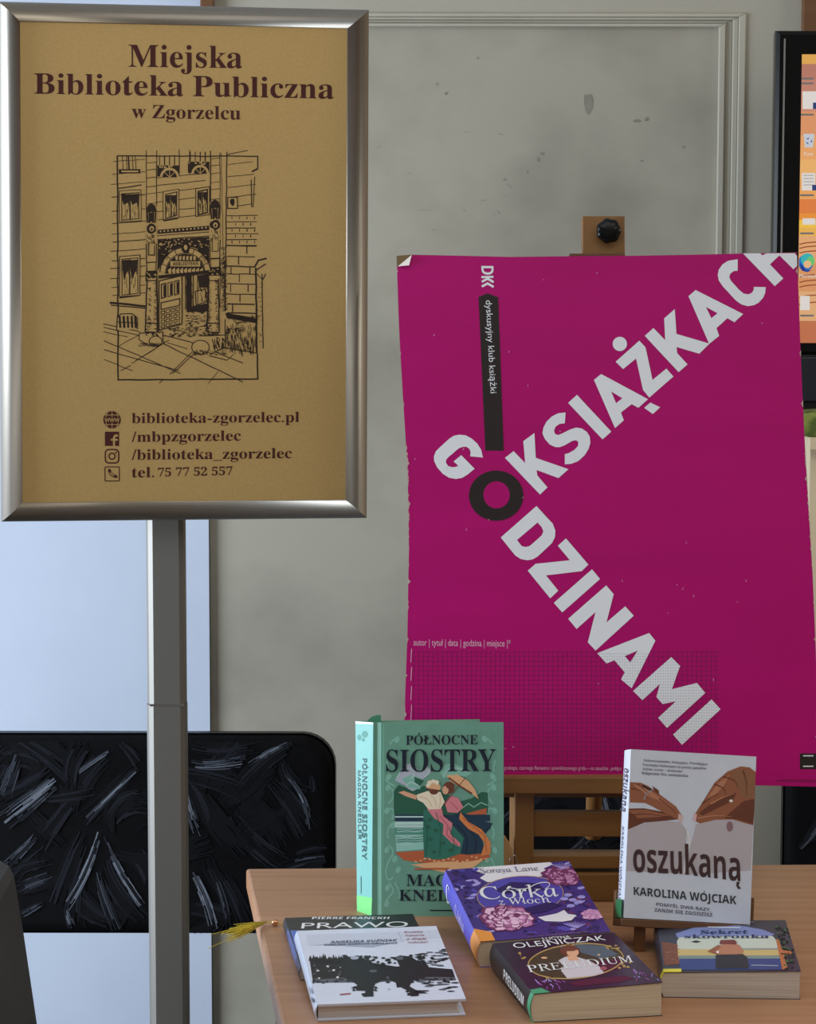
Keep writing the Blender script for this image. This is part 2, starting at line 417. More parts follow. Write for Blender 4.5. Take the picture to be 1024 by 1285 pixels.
# ------------------------------------------------------------------ patterned chairs
fabric = mat('black_fabric', (6, 6, 8), 0.8, rgb2=(10, 10, 13), scale=(60, 60, 60), bump=0.1, spec=0.1)
fg = [mat('charcoal_print', (17, 18, 22), 0.85, spec=0.1), mat('slate_print', (31, 33, 40), 0.85, spec=0.1), mat('grey_print', (72, 77, 88), 0.85, spec=0.2), mat('pale_grey_print', (120, 127, 140), 0.85, spec=0.2)]
STROKES = [(60,145,40,200,15,255,50,2),(165,215,110,260,20,330,55,3),(150,190,100,230,10,280,60,1),(70,105,150,150,205,205,40,1),(120,105,180,140,215,180,30,1),(320,130,270,160,205,205,12,3),
 (300,150,240,200,200,290,70,1),(390,180,330,240,240,330,50,1),(385,190,310,260,250,320,14,3),(340,105,380,140,395,170,30,1),(105,370,70,410,25,450,30,2),(285,360,250,480,185,570,25,3),(240,360,200,450,160,560,60,1),
 (295,370,340,480,400,560,22,3),(300,440,320,520,400,600,60,1),(275,470,290,540,330,630,30,2),(150,440,100,450,40,470,30,1),(150,480,100,500,50,520,40,2),(130,550,100,570,60,590,20,2),(190,570,195,600,205,625,20,3),
 (230,480,210,540,215,620,50,1),(540,165,600,180,690,155,35,2),(550,175,600,180,680,165,10,3),(540,120,620,140,730,110,50,1),(820,115,740,150,660,250,50,1),(805,110,760,130,700,170,16,3),(520,230,530,300,560,370,25,3),
 (560,250,600,330,690,420,70,0),(520,200,560,260,580,330,50,1),(800,200,860,250,865,350,18,3),(760,220,820,290,860,360,70,1),(650,310,700,400,790,450,60,1),(870,200,880,230,875,250,20,1),(920,430,850,430,780,460,22,2),
 (920,400,870,400,830,420,20,1),(540,470,580,540,600,630,28,3),(590,460,630,530,640,630,20,2),(620,470,660,540,690,620,50,1),(700,260,760,330,800,400,60,0),(440,300,470,380,520,450,50,1),(430,500,470,560,500,640,40,2),
 (420,180,450,160,500,120,30,1),(420,420,460,400,510,340,22,2),(-60,200,-20,160,30,120,50,1),(-90,400,-40,350,-10,290,40,2),(-80,600,-30,540,0,480,50,1),(760,480,820,520,900,600,50,1),(720,600,780,560,850,470,20,2)]
YC = 3.93
PX0, PX1, PY0, PY1 = -60, 420, 922.5, 1171
ca = at_y(PX0, PY1, YC); cb = at_y(PX1, PY0, YC); cw = cb[0] - ca[0]; chh = cb[2] - ca[2]; cz0 = ca[2]
def rrect(w, h, rt, rb, n=7, bow=0.004):
    o = []
    for (x, y, r, a0) in ((w / 2 - rb, rb, rb, -PI / 2), (w / 2 - rt, h - rt, rt, 0), (-w / 2 + rt, h - rt, rt, PI / 2), (-w / 2 + rb, rb, rb, PI)):
        for i in range(n + 1):
            a = a0 + PI / 2 * i / n; px, py = x + r * math.cos(a), y + r * math.sin(a)
            o.append((px, py + (bow * (1 - (2 * px / w) ** 2) if py > h / 2 else 0)))
    return o
def make_chair():
    t = thing('conference_chair', 'black brush-stroke patterned chair behind the sign pole, left of the table', 'chair', loc=((ca[0] + cb[0]) / 2, YC, 0), group='patterned black chairs along the wall')
    out = rrect(cw, chh, 0.045, 0.022)
    n = len(out)
    def loop(s, y, bow=0): return [(x * (1 - s / (cw / 2)), y, cz0 + chh / 2 + (z - chh / 2) * (1 - s / (chh / 2))) for x, z in out]
    b = MB()                                               # cushion: loops from the back to the front face
    loops = [loop(0.004, 0.014), loop(0.0015, 0.006), loop(0.004, -0.006), loop(0.010, -0.011), loop(0.018, -0.013)]
    v = [p for l in loops for p in l]; f = []
    for i in range(len(loops) - 1):
        for k in range(n): f.append((i * n + k, i * n + (k + 1) % n, (i + 1) * n + (k + 1) % n, (i + 1) * n + k))
    f.append(tuple((len(loops) - 1) * n + k for k in range(n)))
    f = [q[::-1] for q in f]
    b.add(v, f, fabric, True)
    quad = [(PX0, PY0), (PX1, PY0), (PX1, PY1), (PX0, PY1)]
    cm = Map(quad, [(-cw / 2, -0.0135, cz0 + chh), (cw / 2, -0.0135, cz0 + chh), (cw / 2, -0.0135, cz0), (-cw / 2, -0.0135, cz0)], lift=0.00006, zoom=(0, 880, 2.226))
    r2 = random.Random(3); nst = 0
    inside = box_clip(PX0 * 2.226 + 22, 108, PX1 * 2.226 - 24, 640)
    ix0, iy0, ix1, iy1 = PX0 * 2.226 + 20, 107, PX1 * 2.226 - 22, 641
    ALL = []
    for k in range(44):                                    # faint broad strokes under the named ones
        x, y, a, L = r2.uniform(ix0, ix1), r2.uniform(iy0, iy1), r2.uniform(0, 2 * PI), r2.uniform(90, 190); bnd = r2.uniform(-40, 40)
        ALL.append((x, y, x + L / 2 * math.cos(a) - bnd * math.sin(a), y + L / 2 * math.sin(a) + bnd * math.cos(a), x + L * math.cos(a), y + L * math.sin(a), r2.uniform(30, 75), 0 if k % 3 else 1))
    for q in ALL + STROKES:
        p0, p1, p2, w, g = q[0:2], q[2:4], q[4:6], q[6], q[7]
        L = math.hypot(p2[0] - p0[0], p2[1] - p0[1]); nx, ny = -(p2[1] - p0[1]) / L, (p2[0] - p0[0]) / L
        ns = max(7, int(w * 0.75)); tone = r2.uniform(0, 6.28)
        for k in range(ns):
            u = (k + r2.uniform(0, 1)) / ns - 0.5
            dens = 0.5 + 0.5 * math.sin(tone + u * 9.0)
            a = max(0.0, r2.uniform(-0.15, 0.32) + abs(u) * 0.3); e = min(1.0, r2.uniform(0.62, 1.2) - abs(u) * 0.25)
            gg = min(3, max(0, g - (0 if dens > 0.55 else 1) - (1 if r2.random() < 0.4 else 0)))
            wd = r2.uniform(1.2, 3.6) if gg < 2 else r2.uniform(0.8, 2.3)
            pts = [(x + nx * u * w * (0.7 + 0.4 * i / 12), y + ny * u * w * (0.7 + 0.4 * i / 12)) for i, (x, y) in enumerate(bez(p0, p1, p2, 12)) if a <= i / 12 <= e]
            pts = [p for p in pts if ix0 < p[0] < ix1 and iy0 < p[1] < iy1]
            if gg >= 2:                                    # dry brush: broken into dashes
                c = 0
                while c < len(pts) - 1:
                    m = r2.choice((1, 2, 2, 3, 4)); nst += 1
                    stroke(b, cm, pts[c:c + m + 1], wd, fg[gg], 1 + gg * 8 + (nst % 900) * 0.02); c += m + (1 if r2.random() < 0.3 else 0)
            elif len(pts) > 1:
                nst += 1; stroke(b, cm, pts, wd, fg[gg], 1 + gg * 8 + (nst % 900) * 0.02)
    b.build('backrest_cushion', t)
    s = MB()
    loops = [loop(-0.0005, 0.004), loop(-0.002, 0.012), loop(0.002, 0.020), loop(0.03, 0.026)]
    v = [p for l in loops for p in l]; f = []
    for i in range(3):
        for k in range(n): f.append((i * n + k, i * n + (k + 1) % n, (i + 1) * n + (k + 1) % n, (i + 1) * n + k))
    f.append(tuple(3 * n + k for k in range(n)))
    s.add(v, f, black_gloss, True); s.build('backrest_shell', t)
    s = MB(); o2 = rrect(0.46, 0.33, 0.05, 0.05)
    s.prism([(x, z - 0.36) for x, z in o2], 0.345, 0.395, fabric, smooth=True); s.build('seat', t, 0.012, 3)
    for sx in (-1, 1):
        l = MB(); l.tube([(sx * 0.19, -0.30, 0), (sx * 0.19, -0.295, 0.2), (sx * 0.19, -0.29, 0.33)], 0.011, black_plastic); l.build('leg', t)
        l = MB(); l.tube([(sx * 0.205, 0.10, 0), (sx * 0.2, 0.05, 0.2), (sx * 0.19, 0.0, 0.335), (sx * 0.19, 0.032, 0.5), (sx * 0.19, 0.036, 0.68)], 0.011, black_plastic); l.build('leg', t)
        l = MB(); l.tube([(sx * 0.19, -0.30, 0.333), (sx * 0.19, 0.0, 0.333)], 0.011, black_plastic); l.build('seat_rail', t)
    return t
chair = make_chair()
def dup(root, loc, label):
    r = root.copy(); COL.objects.link(r); r.location = loc; r['label'] = label
    for ch in list(root.children):
        c = ch.copy(); COL.objects.link(c); c.parent = r
    return r
xc = at_y(700, 1000, YC)[0]
dup(chair, (xc + 0.0, YC, 0), 'black patterned chair seen between the rails of the easel')
xe = at_y(983.5, 1000, YC)[0]
dup(chair, (xe + cw / 2, YC, 0), 'black patterned chair at the right edge, below the television')

# ------------------------------------------------------------------ padded chair at the left end, seen edge on
leather = mat('charcoal_leatherette', (40, 41, 46), 0.5, rgb2=(30, 31, 35), scale=(30, 30, 30), bump=0.15)
pc = thing('padded_chair', 'dark grey padded chair seen edge-on at the lower left edge', 'chair', loc=(-0.45, 2.88, 0))
yq = 3.08
prof = [at_y(a, b, yq) for a, b in [(-30, 1082), (-14, 1077), (2, 1080), (12, 1086), (18, 1098), (30, 1170), (47, 1285), (62, 1370), (15, 1372), (4, 1250), (-12, 1170), (-26, 1110)]]
m_ = MB(); m_.prism([(p[0] + 0.45, p[2]) for p in prof], -0.2, 0.2, leather, axis='y', smooth=False); m_.build('backrest', pc, 0.01, 3)
m_ = MB(); o2 = rrect(0.44, 0.44, 0.05, 0.05); m_.prism([(x + 0.21, y - 0.22) for x, y in o2], 0.40, 0.46, leather); m_.build('seat', pc, 0.015, 3)
m_ = MB(); m_.tube([(0.0, 0.0, 0.40), (0.0, 0.0, 0.47), (0.045, 0.0, 0.53), (0.04, 0.0, 0.62)], 0.014, black_plastic); m_.build('back_bracket', pc)
for sx, sy in ((0.03, -0.18), (0.03, 0.18), (0.39, -0.18), (0.39, 0.18)):
    l = MB(); l.tube([(sx, sy, 0), (sx, sy, 0.41)], 0.012, black_plastic); l.build('leg', pc)

# ------------------------------------------------------------------ poster stand with the library sign
SR = rotmat((-0.03, 0.007, 0.181)) @ np.array([[1, 0, 0], [0, 0, -1], [0, 1, 0.0]])
SC = np.array((-0.272, 3.511, 1.495)); SW, SH = 0.45, 0.624
pole_px = at_y(208, 700, 3.535)
st = thing('poster_stand', 'aluminium pole stand with a gold library sign in a snap frame', 'sign', loc=(pole_px[0], 3.535, 0))
ST = np.array((pole_px[0], 3.535, 0))
def S(x, y, z): return tuple(SC + SR @ np.array((x, y, z)) - ST)
prof = [(0.0, 0.0), (0.0, 0.004), (0.001, 0.0075), (0.0035, 0.0108), (0.007, 0.0130), (0.0105, 0.0139), (0.0135, 0.0133), (0.0165, 0.0120), (0.0195, 0.0100), (0.0225, 0.0070), (0.025, 0.0036), (0.0265, 0.0015), (0.0265, 0.0)]
def frame_bar(a, b, ina, inb, name, horizontal):
    m_ = MB(); n = len(prof); v = []
    for (p, ip) in ((a, ina), (b, inb)):
        for (d, z) in prof:
            dd = d if not horizontal else d * (0.0225 / 0.0265)
            v.append(S(p[0] + ip[0] * d * (0.0225 / 0.0265 if False else 1), p[1] + ip[1] * d * 0.87, z))
    f = [(i, i + 1, n + i + 1, n + i) for i in range(n - 1)] + [(0, n, 2 * n - 1, n - 1)] + [tuple(range(n)), tuple(range(n, 2 * n))[::-1]]
    m_.add(v, f, alu, False)
    for p in range(n - 1): m_.sm[p] = True
    return m_.build(name, st)
w2, h2 = SW / 2, SH / 2
frame_bar((-w2, h2), (w2, h2), (1, -1), (-1, -1), 'frame_rail', True)
frame_bar((w2, -h2), (-w2, -h2), (-1, 1), (1, 1), 'frame_rail', True)
frame_bar((w2, h2), (w2, -h2), (-1, -1), (-1, 1), 'frame_rail', False)
frame_bar((-w2, -h2), (-w2, h2), (1, 1), (1, -1), 'frame_rail', False)
m_ = MB(); m_.hexa([S(-w2 + .002, -h2 + .002, -0.006), S(w2 - .002, -h2 + .002, -0.006), S(w2 - .002, h2 - .002, -0.006), S(-w2 + .002, h2 - .002, -0.006)],
                   [S(-w2 + .002, -h2 + .002, 0.0), S(w2 - .002, -h2 + .002, 0.0), S(w2 - .002, h2 - .002, 0.0), S(-w2 + .002, h2 - .002, 0.0)], black_plastic); m_.build('back_panel', st)
gold = mat('gold_print_paper', (208, 174, 114), 0.45, 0.42, rgb2=(200, 167, 109), scale=(300, 300, 300), detail=2)
maroon = ink('maroon', (72, 28, 26)); sepia = ink('sepia_line', (44, 30, 22))
sm = Map([(-1, 3), (461.5, 10.5), (459.5, 649.8), (0.5, 654.5)], [S(-w2, h2, .0014), S(w2, h2, .0014), S(w2, -h2, .0014), S(-w2, -h2, .0014)], lift=0.0001)
sh = MB()
sh.hexa([S(-w2 + .01, -h2 + .01, 0.0002), S(w2 - .01, -h2 + .01, 0.0002), S(w2 - .01, h2 - .01, 0.0002), S(-w2 + .01, h2 - .01, 0.0002)],
        [S(-w2 + .01, -h2 + .01, 0.0014), S(w2 - .01, -h2 + .01, 0.0014), S(w2 - .01, h2 - .01, 0.0014), S(-w2 + .01, h2 - .01, 0.0014)], gold)
text(sh, sm, 'Miejska', (161.7, 83), (303.5, 84), (0, -27.5), maroon, 'serif', res=6)
text(sh, sm, 'Biblioteka', (44, 117.2), (230, 119.3), (0, -25.5), maroon, 'serif', res=6)
text(sh, sm, 'Publiczna', (242, 119.4), (418, 121.6), (0, -25.5), maroon, 'serif', res=6)
text(sh, sm, 'w Zgorzelcu', (165.5, 146.8), (301.5, 148.4), (0, -16.5), maroon, 'serif', res=5)
text(sh, sm, 'biblioteka-zgorzelec.pl', (164.6, 530.4), (374.9, 528.4), (0, -12.9), maroon, 'serif', metric='b')
text(sh, sm, '/mbpzgorzelec', (164.6, 554), (301.6, 552), (0, -13), maroon, 'serif', metric='b')
text(sh, sm, '/biblioteka_zgorzelec', (164.6, 576.6), (365.6, 574.2), (0, -13), maroon, 'serif', metric='b')
text(sh, sm, 'tel.', (164.6, 598.8), (192.5, 598.4), (0, -13), maroon, 'serif', metric='l')
text(sh, sm, '75 77 52 557', (197.3, 597.6), (291, 595.6), (0, -11), maroon, 'serif', metric='5')
# icons
fill(sh, sm, ell(140, 526, 11, 11, 28), maroon, 2)
for dx in (-5, 0, 5): stroke(sh, sm, bez((140 + dx, 515.5), (140 + dx * 2.2, 526), (140 + dx, 536.5), 8), 0.8, gold, 3)
for yy in (520, 532): stroke(sh, sm, [(130, yy), (150, yy)], 0.8, gold, 3)
fill(sh, sm, rect(130, 522.6, 150, 529.4), maroon, 4)
text(sh, sm, 'WWW', (130.6, 528.4), (149.4, 528.4), (0, -4.6), gold, 'bold', 5)
fill(sh, sm, rect(131, 541, 148.8, 559), maroon, 2)
stroke(sh, sm, [(142.4, 559), (142.4, 548.5), (144, 546), (147.4, 545.8)], 2.6, gold, 3); stroke(sh, sm, [(138.4, 551.2), (147, 551.2)], 2.2, gold, 3)
def ring(cx_, cy_, r, w, mtl, lay, n=20): stroke(sh, sm, [ell(cx_, cy_, r, r, n)[i % n] for i in range(n + 1)], w, mtl, lay)
def rr(x0, y0, x1, y1, r, w):
    p = []
    for (a, b, a0) in ((x1 - r, y0 + r, -PI / 2), (x1 - r, y1 - r, 0), (x0 + r, y1 - r, PI / 2), (x0 + r, y0 + r, PI)):
        p += [(a + r * math.cos(a0 + PI / 2 * i / 5), b + r * math.sin(a0 + PI / 2 * i / 5)) for i in range(6)]
    stroke(sh, sm, p + [p[0]], w, maroon, 2)
rr(131.5, 563.5, 148.3, 580.5, 4.5, 1.7); ring(139.9, 572, 3.8, 1.7, maroon, 2); fill(sh, sm, ell(145, 567.2, 1.2, 1.2, 8), maroon, 2)
rr(131, 585.5, 149, 603.2, 1.0, 1.2)
stroke(sh, sm, bez((135.5, 590), (136.5, 597.5), (144.5, 598.8), 8), 1.0, maroon, 2); stroke(sh, sm, bez((138, 589), (138.6, 595), (145, 596), 6), 0.8, maroon, 2)
fill(sh, sm, ell(136.6, 590.3, 1.9, 2.6, 8, -.3), maroon, 2); fill(sh, sm, ell(144.4, 597.6, 2.6, 1.9, 8, .3), maroon, 2)
# the drawing of the library gate
dmz = Map([(-1, 3), (461.5, 10.5), (459.5, 649.8), (0.5, 654.5)], [S(-w2, h2, .0014), S(w2, h2, .0014), S(w2, -h2, .0014), S(-w2, -h2, .0014)], lift=0.0001, zoom=(110, 170, 4.0167))
r3 = random.Random(11)
def dl(*p, w=3.2, lay=2, j=1.6):
    q = [p[0]]
    for a, b in zip(p[:-1], p[1:]):
        n = max(1, int(math.hypot(b[0] - a[0], b[1] - a[1]) / 45))
        q += [(a[0] + (b[0] - a[0]) * i / n + (r3.uniform(-j, j) if i < n else 0), a[1] + (b[1] - a[1]) * i / n + (r3.uniform(-j, j) if i < n else 0)) for i in range(1, n + 1)]
    stroke(sh, dmz, q, w * r3.uniform(0.95, 1.5), sepia, lay)
def df(pts, lay=2, mtl=None): fill(sh, dmz, pts, mtl or sepia, lay)
def hatch(x0, y0, x1, y1, n, dx, dy, w=2.0, lay=4):
    for _ in range(n):
        x, y = r3.uniform(x0, x1), r3.uniform(y0, y1); stroke(sh, dmz, [(x, y), (x + dx * r3.uniform(.5, 1.2), y + dy * r3.uniform(.5, 1.2))], w, sepia, lay)
dl((150, 98), (855, 98), (855, 160), w=5); dl((855, 160), (825, 175), w=6); dl((150, 98), (152, 1228), (855, 1222), (853, 1092), w=5)
for x, y0, x2, y1 in ((295, 70, 295, 700), (347, 70, 347, 350), (460, 65, 460, 200), (513, 65, 513, 190), (617, 70, 617, 330), (665, 80, 665, 860), (700, 75, 690, 880), (840, 200, 832, 355), (822, 215, 825, 355)): dl((x, y0), (x2, y1), w=3.6)
for y in (122, 186, 236, 300, 372, 434, 487, 527, 573, 622, 660, 711, 756, 796): dl((r3.uniform(108, 128), y + 6), (290, y - 8), w=3)
for y in (130, 165, 205, 250, 285, 335, 385): dl((298, y + 4), (345, y - 1), w=2.4); dl((620, y - 18), (664, y - 24), w=2.4)
for y in (208, 246, 282, 330, 378, 420): dl((350, y), (r3.uniform(560, 615), y - 26), w=2.6)
for y in (140, 200, 255, 305, 355): dl((704, y), (r3.uniform(815, 850), y - 14 + r3.uniform(-4, 4)), w=2.6)
dl((700, 90), (805, 68), w=3)
def win(x0, y0, x1, y1, sk=-6, dark=0.5):
    q = [(x0, y0), (x1, y0 + sk), (x1, y1 + sk), (x0, y1)]; df(q, 3, gold); dl(*q, q[0], w=3.4, lay=4)
    i = [(x0 + 12, y0 + 14), (x1 - 10, y0 + 14 + sk), (x1 - 10, y1 - 10 + sk), (x0 + 12, y1 - 8)]; dl(*i, i[0], w=4.5, lay=4)
    xm = (x0 + x1) / 2; dl((xm, y0 + 14), (xm, y1 - 10), w=5, lay=4); ym = y0 + (y1 - y0) * 0.3; dl((x0 + 12, ym), (x1 - 10, ym + sk), w=4, lay=4)
    for a, b in ((x0 + 14, xm - 3), (xm + 3, x1 - 12)):
        df([(a, y0 + 18), (b, y0 + 16), (b - 3, ym + 35), (b - 9, ym + 12), (a + 8, ym + 48 * dark), (a, ym)], 4)
        hatch(a, ym + 20, b - 4, y1 - 25, 10, -3, 24, 1.8)
win(160, 275, 268, 430); win(160, 605, 262, 808, -8, 1.2); win(380, 278, 458, 420, -14); win(543, 262, 612, 402, -10)
dl((155, 262), (272, 244), w=5); dl((380, 425), (455, 412), w=5); dl((160, 812), (255, 800), w=8); dl((110, 838), (290, 856), w=7); dl((115, 850), (290, 866), w=4)
df(rect(158, 165, 265, 186), 3); df(rect(170, 172, 255, 180), 4, gold)
for x in (175, 195, 205, 225, 240): dl((x, 100), (x + 4, 165), w=r3.uniform(2, 5))
for cx_, cy_, r in ((412, 205, 48), (566, 186, 44)):
    df(rect(cx_ - 62, cy_ - 60, cx_ + 46, cy_ - 4), 3); df(ell(cx_, cy_, r, r, 16, 0, PI, 2 * PI), 4, gold)
    df(ell(cx_, cy_, r - 12, r - 12, 14, 0, PI, 2 * PI), 5); 
    for a in (0.25, .5, .75): stroke(sh, dmz, [(cx_, cy_), (cx_ - (r - 12) * math.cos(PI * a), cy_ - (r - 12) * math.sin(PI * a))], 3, gold, 6)
    for _ in range(14): fill(sh, dmz, ell(r3.uniform(cx_ - 58, cx_ + 42), r3.uniform(cy_ - 58, cy_ - 46), 4, 4, 6), gold, 6)
    for x in (-50, -25, 0, 25): dl((cx_ + x, cy_ - 110), (cx_ + x, cy_ - 62), w=4)
for cx_, y0 in ((320, 335), (640, 315)):
    df([(cx_ - 28, y0 + 40), (cx_ - 18, y0 + 12), (cx_, y0), (cx_ + 18, y0 + 12), (cx_ + 28, y0 + 40)], 4); df(rect(cx_ - 24, y0 + 40, cx_ + 24, y0 + 100), 4, gold)
    for x in (-22, -10, 10, 22): dl((cx_ + x, y0 + 42), (cx_ + x * 0.8, y0 + 100), w=7, lay=5)
    dl((cx_ - 26, y0 + 42), (cx_ + 26, y0 + 40), w=5, lay=5); df(ell(cx_, y0 + 70, 7, 26, 8), 5)
    df(rect(cx_ - 26, y0 + 98, cx_ + 26, y0 + 205), 4, gold); df(blob(cx_, y0 + 128, 25, 26, 12, .12), 5); df(ell(cx_ + 2, y0 + 130, 12, 14, 10), 6, gold); df(ell(cx_ + 2, y0 + 132, 5, 8, 8), 7)
    hatch(cx_ - 26, y0 + 150, cx_ + 20, y0 + 200, 26, 7, 12, 2.6, 6)
    dl((cx_ - 26, y0 + 205), (cx_ - 22, y0 + 350), w=3.5, lay=5); dl((cx_ + 26, y0 + 205), (cx_ + 22, y0 + 350), w=3.5, lay=5)
    q = [(cx_ - 14, y0 + 200), (cx_ - 14, y0 + 262), (cx_ + 16, y0 + 262), (cx_ + 16, y0 + 215)]; dl(*q, w=3.5, lay=5)
    for y in (300, 345): dl((cx_ - 24, y0 + y), (cx_ + 26, y0 + y - 3), w=5, lay=5)
    df(rect(cx_ - 30, y0 + 345, cx_ + 30, y0 + 385), 4); 
    for _ in range(10): fill(sh, dmz, ell(r3.uniform(cx_ - 25, cx_ + 25), r3.uniform(y0 + 350, y0 + 380), 4, 3, 6), gold, 5)
df([(352, 470), (610, 448), (610, 470), (352, 490)], 4)
for i in range(13): df(rect(362 + i * 19, 474 - i * 1.7, 370 + i * 19, 482 - i * 1.7), 5, gold)
dl((350, 520), (610, 500), w=3.5); dl((350, 500), (610, 480), w=2.5)
df([(350, 680), (352, 520), (610, 505), (612, 660), (590, 600), (540, 560), (490, 550), (430, 570), (380, 620)], 4)
for _ in range(90): fill(sh, dmz, ell(r3.uniform(356, 606), r3.uniform(514, 600), r3.uniform(3, 6), r3.uniform(2, 4), 6), gold, 5)
df(ell(490, 690, 128, 132, 18, 0, PI * 1.02, PI * 1.98), 6, gold); dl(*ell(490, 690, 128, 132, 18, 0, PI * 1.02, PI * 1.98), w=5, lay=7); dl(*ell(490, 690, 100, 104, 16, 0, PI, 2 * PI), w=4, lay=7)
for a in (1.12, 1.24, 1.36, 1.62, 1.74, 1.86): dl((490 + 100 * math.cos(PI * a), 690 + 104 * math.sin(PI * a)), (490 + 128 * math.cos(PI * a), 690 + 132 * math.sin(PI * a)), w=3, lay=7)
df(ell(490, 690, 97, 100, 16, 0, PI, 2 * PI), 7)
for i in range(9): df([(402 + i * 20, 672), (418 + i * 20, 660), (420 + i * 20, 690), (408 + i * 20, 690)], 8, gold)
for i in range(6): df([(440 + i * 18, 605), (452 + i * 18, 600), (452 + i * 18, 622), (442 + i * 18, 622)], 8, gold)
df(rect(415, 628, 565, 654), 8, gold); text(sh, dmz, 'BIBLIOTEKA', (430, 650), (556, 646), (0, -16), sepia, 'bold', 9)
df(blob(492, 560, 22, 28, 12, .15), 8); df(ell(492, 558, 9, 14, 10), 9, gold)
df([(355, 700), (610, 672), (610, 690), (355, 716)], 8)
# door leaf and passage
q = [(358, 728), (472, 700), (472, 945), (358, 976)]; df(q, 4, gold); dl(*q, q[0], w=5, lay=5)
for i in range(3):
    x = 370 + i * 33; dl((x, 745 - i * 8), (x + 22, 740 - i * 8), (x + 22, 808 - i * 8), (x, 815 - i * 8), (x, 745 - i * 8), w=4, lay=5); df(rect(x + 10, 748 - i * 8, x + 20, 806 - i * 8), 5)
dl((368, 838), (462, 816), (462, 850), (368, 872), (368, 838), w=4, lay=5)
for i in range(4):
    for k in range(4): x, y = 368 + i * 25, 882 + k * 23 - i * 6; dl((x, y), (x + 18, y - 4), (x + 18, y + 10), (x, y + 14), (x, y), w=3.4, lay=5)
for x, w in ((490, 3), (500, 9), (512, 14), (530, 3.5), (552, 3)): dl((x, 690), (x, 870), w=w, lay=4)
df([(495, 860), (600, 840), (600, 880), (500, 885)], 4); df([(552, 700), (610, 690), (610, 760), (560, 760)], 4); hatch(550, 700, 605, 840, 40, 6, 16, 3)
dl((540, 780), (590, 768), (598, 830), (545, 850), (540, 780), w=4)
df(blob(575, 870, 25, 22, 12, .2), 4)
hatch(400, 950, 590, 1010, 70, 14, -3, 3); hatch(490, 900, 590, 960, 60, 12, -3, 3)
dl((370, 1000), (590, 1055), w=4)
for cx_ in (320, 630):
    q = [(cx_ - 22, 715), (cx_ + 26, 715), (cx_ + 30, 985), (cx_ - 32, 985)]; df(q, 6, gold); dl(q[0], q[3], w=6, lay=7); dl(q[1], q[2], w=6, lay=7)
    hatch(cx_ + 8, 720, cx_ + 24, 980, 60, 9, 3, 3, 7); hatch(cx_ - 30, 900, cx_ - 10, 985, 26, 8, 3, 3, 7)
    for y in (725, 940, 985): dl((cx_ - 30, y), (cx_ + 30, y + 2), w=5, lay=7)
    hatch(cx_ - 34, 985, cx_ + 30, 1000, 20, 12, 6, 4, 7)
df([(258, 992), (375, 985), (378, 1045), (300, 1050), (258, 1025)], 6, gold); dl((258, 992), (375, 985), (378, 1045), w=4, lay=7); dl((258, 992), (258, 1025), (300, 1050), w=4, lay=7)
df([(560, 1005), (690, 1000), (690, 1060), (640, 1085), (560, 1060)], 6, gold); dl((560, 1005), (690, 1000), (690, 1060), (640, 1085), (625, 1020), w=4, lay=7); hatch(630, 1010, 685, 1065, 50, 4, 18, 3.4, 7)
for cx_, cy_, r in ((340, 1032, 32), (566, 1062, 44)):
    df(ell(cx_, cy_, r, r * .8, 18), 8, gold); dl(*ell(cx_, cy_, r, r * .8, 18), ell(cx_, cy_, r, r * .8, 18)[0], w=4, lay=9); hatch(cx_ - r * .8, cy_ + r * .3, cx_ + r * .5, cy_ + r * .6, 26, 8, 8, 3, 9)
# masonry on the right
for k, y in enumerate((395, 427, 458, 487, 517, 547)):
    dl((695, y + 2), (r3.uniform(845, 860), y), w=3.6)
    if k < 5:
        for x in range(725 + (k % 2) * 18, 850, 38): dl((x, y + 6), (x, y + 20), w=3.4)
for k, y in enumerate((547, 602, 652, 690, 740, 792, 842, 888)):
    dl((700, y), (r3.uniform(838, 850), y + 3), w=4.4)
    if k < 7:
        for x in ((800,), (758,), (720, 815), (762,), (718, 806), (765,), (728,))[k]: dl((x, y + 4), (x, y + 42), w=4)
df(rect(704, 305, 752, 360), 4, gold); dl((704, 305), (752, 305), (752, 360), (704, 360), (704, 305), w=4, lay=5); df(blob(728, 330, 12, 18, 10, .2), 5)
dl((670, 80), (690, 880), w=2.5); hatch(668, 560, 690, 880, 60, 10, -14, 2.8)
df([(690, 888), (840, 912), (850, 940), (700, 915)], 4)
dl((690, 920), (690, 1060), w=4); dl((845, 660), (850, 1090), w=7); dl((876, 690), (882, 1068), w=5); dl((840, 655), (858, 622), (900, 612), w=6); dl((850, 670), (895, 640), w=5); dl((880, 720), (895, 690), w=5); dl((850, 690), (880, 720), w=3); hatch(850, 700, 872, 1060, 14, 10, 3, 3)
hatch(690, 950, 770, 1070, 40, 3, 26, 3); hatch(770, 1000, 845, 1085, 40, 2, 26, 3); hatch(700, 940, 760, 985, 14, 22, -6, 3); dl((680, 1062), (850, 1092), w=5)
df([(145, 975), (148, 915), (165, 895), (220, 893), (248, 915), (248, 972)], 4, gold); dl((145, 975), (148, 915), (165, 895), (220, 893), (248, 915), (248, 972), w=4, lay=5)
for x in (160, 180, 200, 220, 238): dl((x, 905), (x + 3, 965), w=8, lay=5)
dl((150, 935), (248, 940), w=4, lay=5)
dl((78, 945), (262, 985), w=4); dl((78, 962), (258, 1003), w=3); dl((78, 985), (200, 1010), w=3)
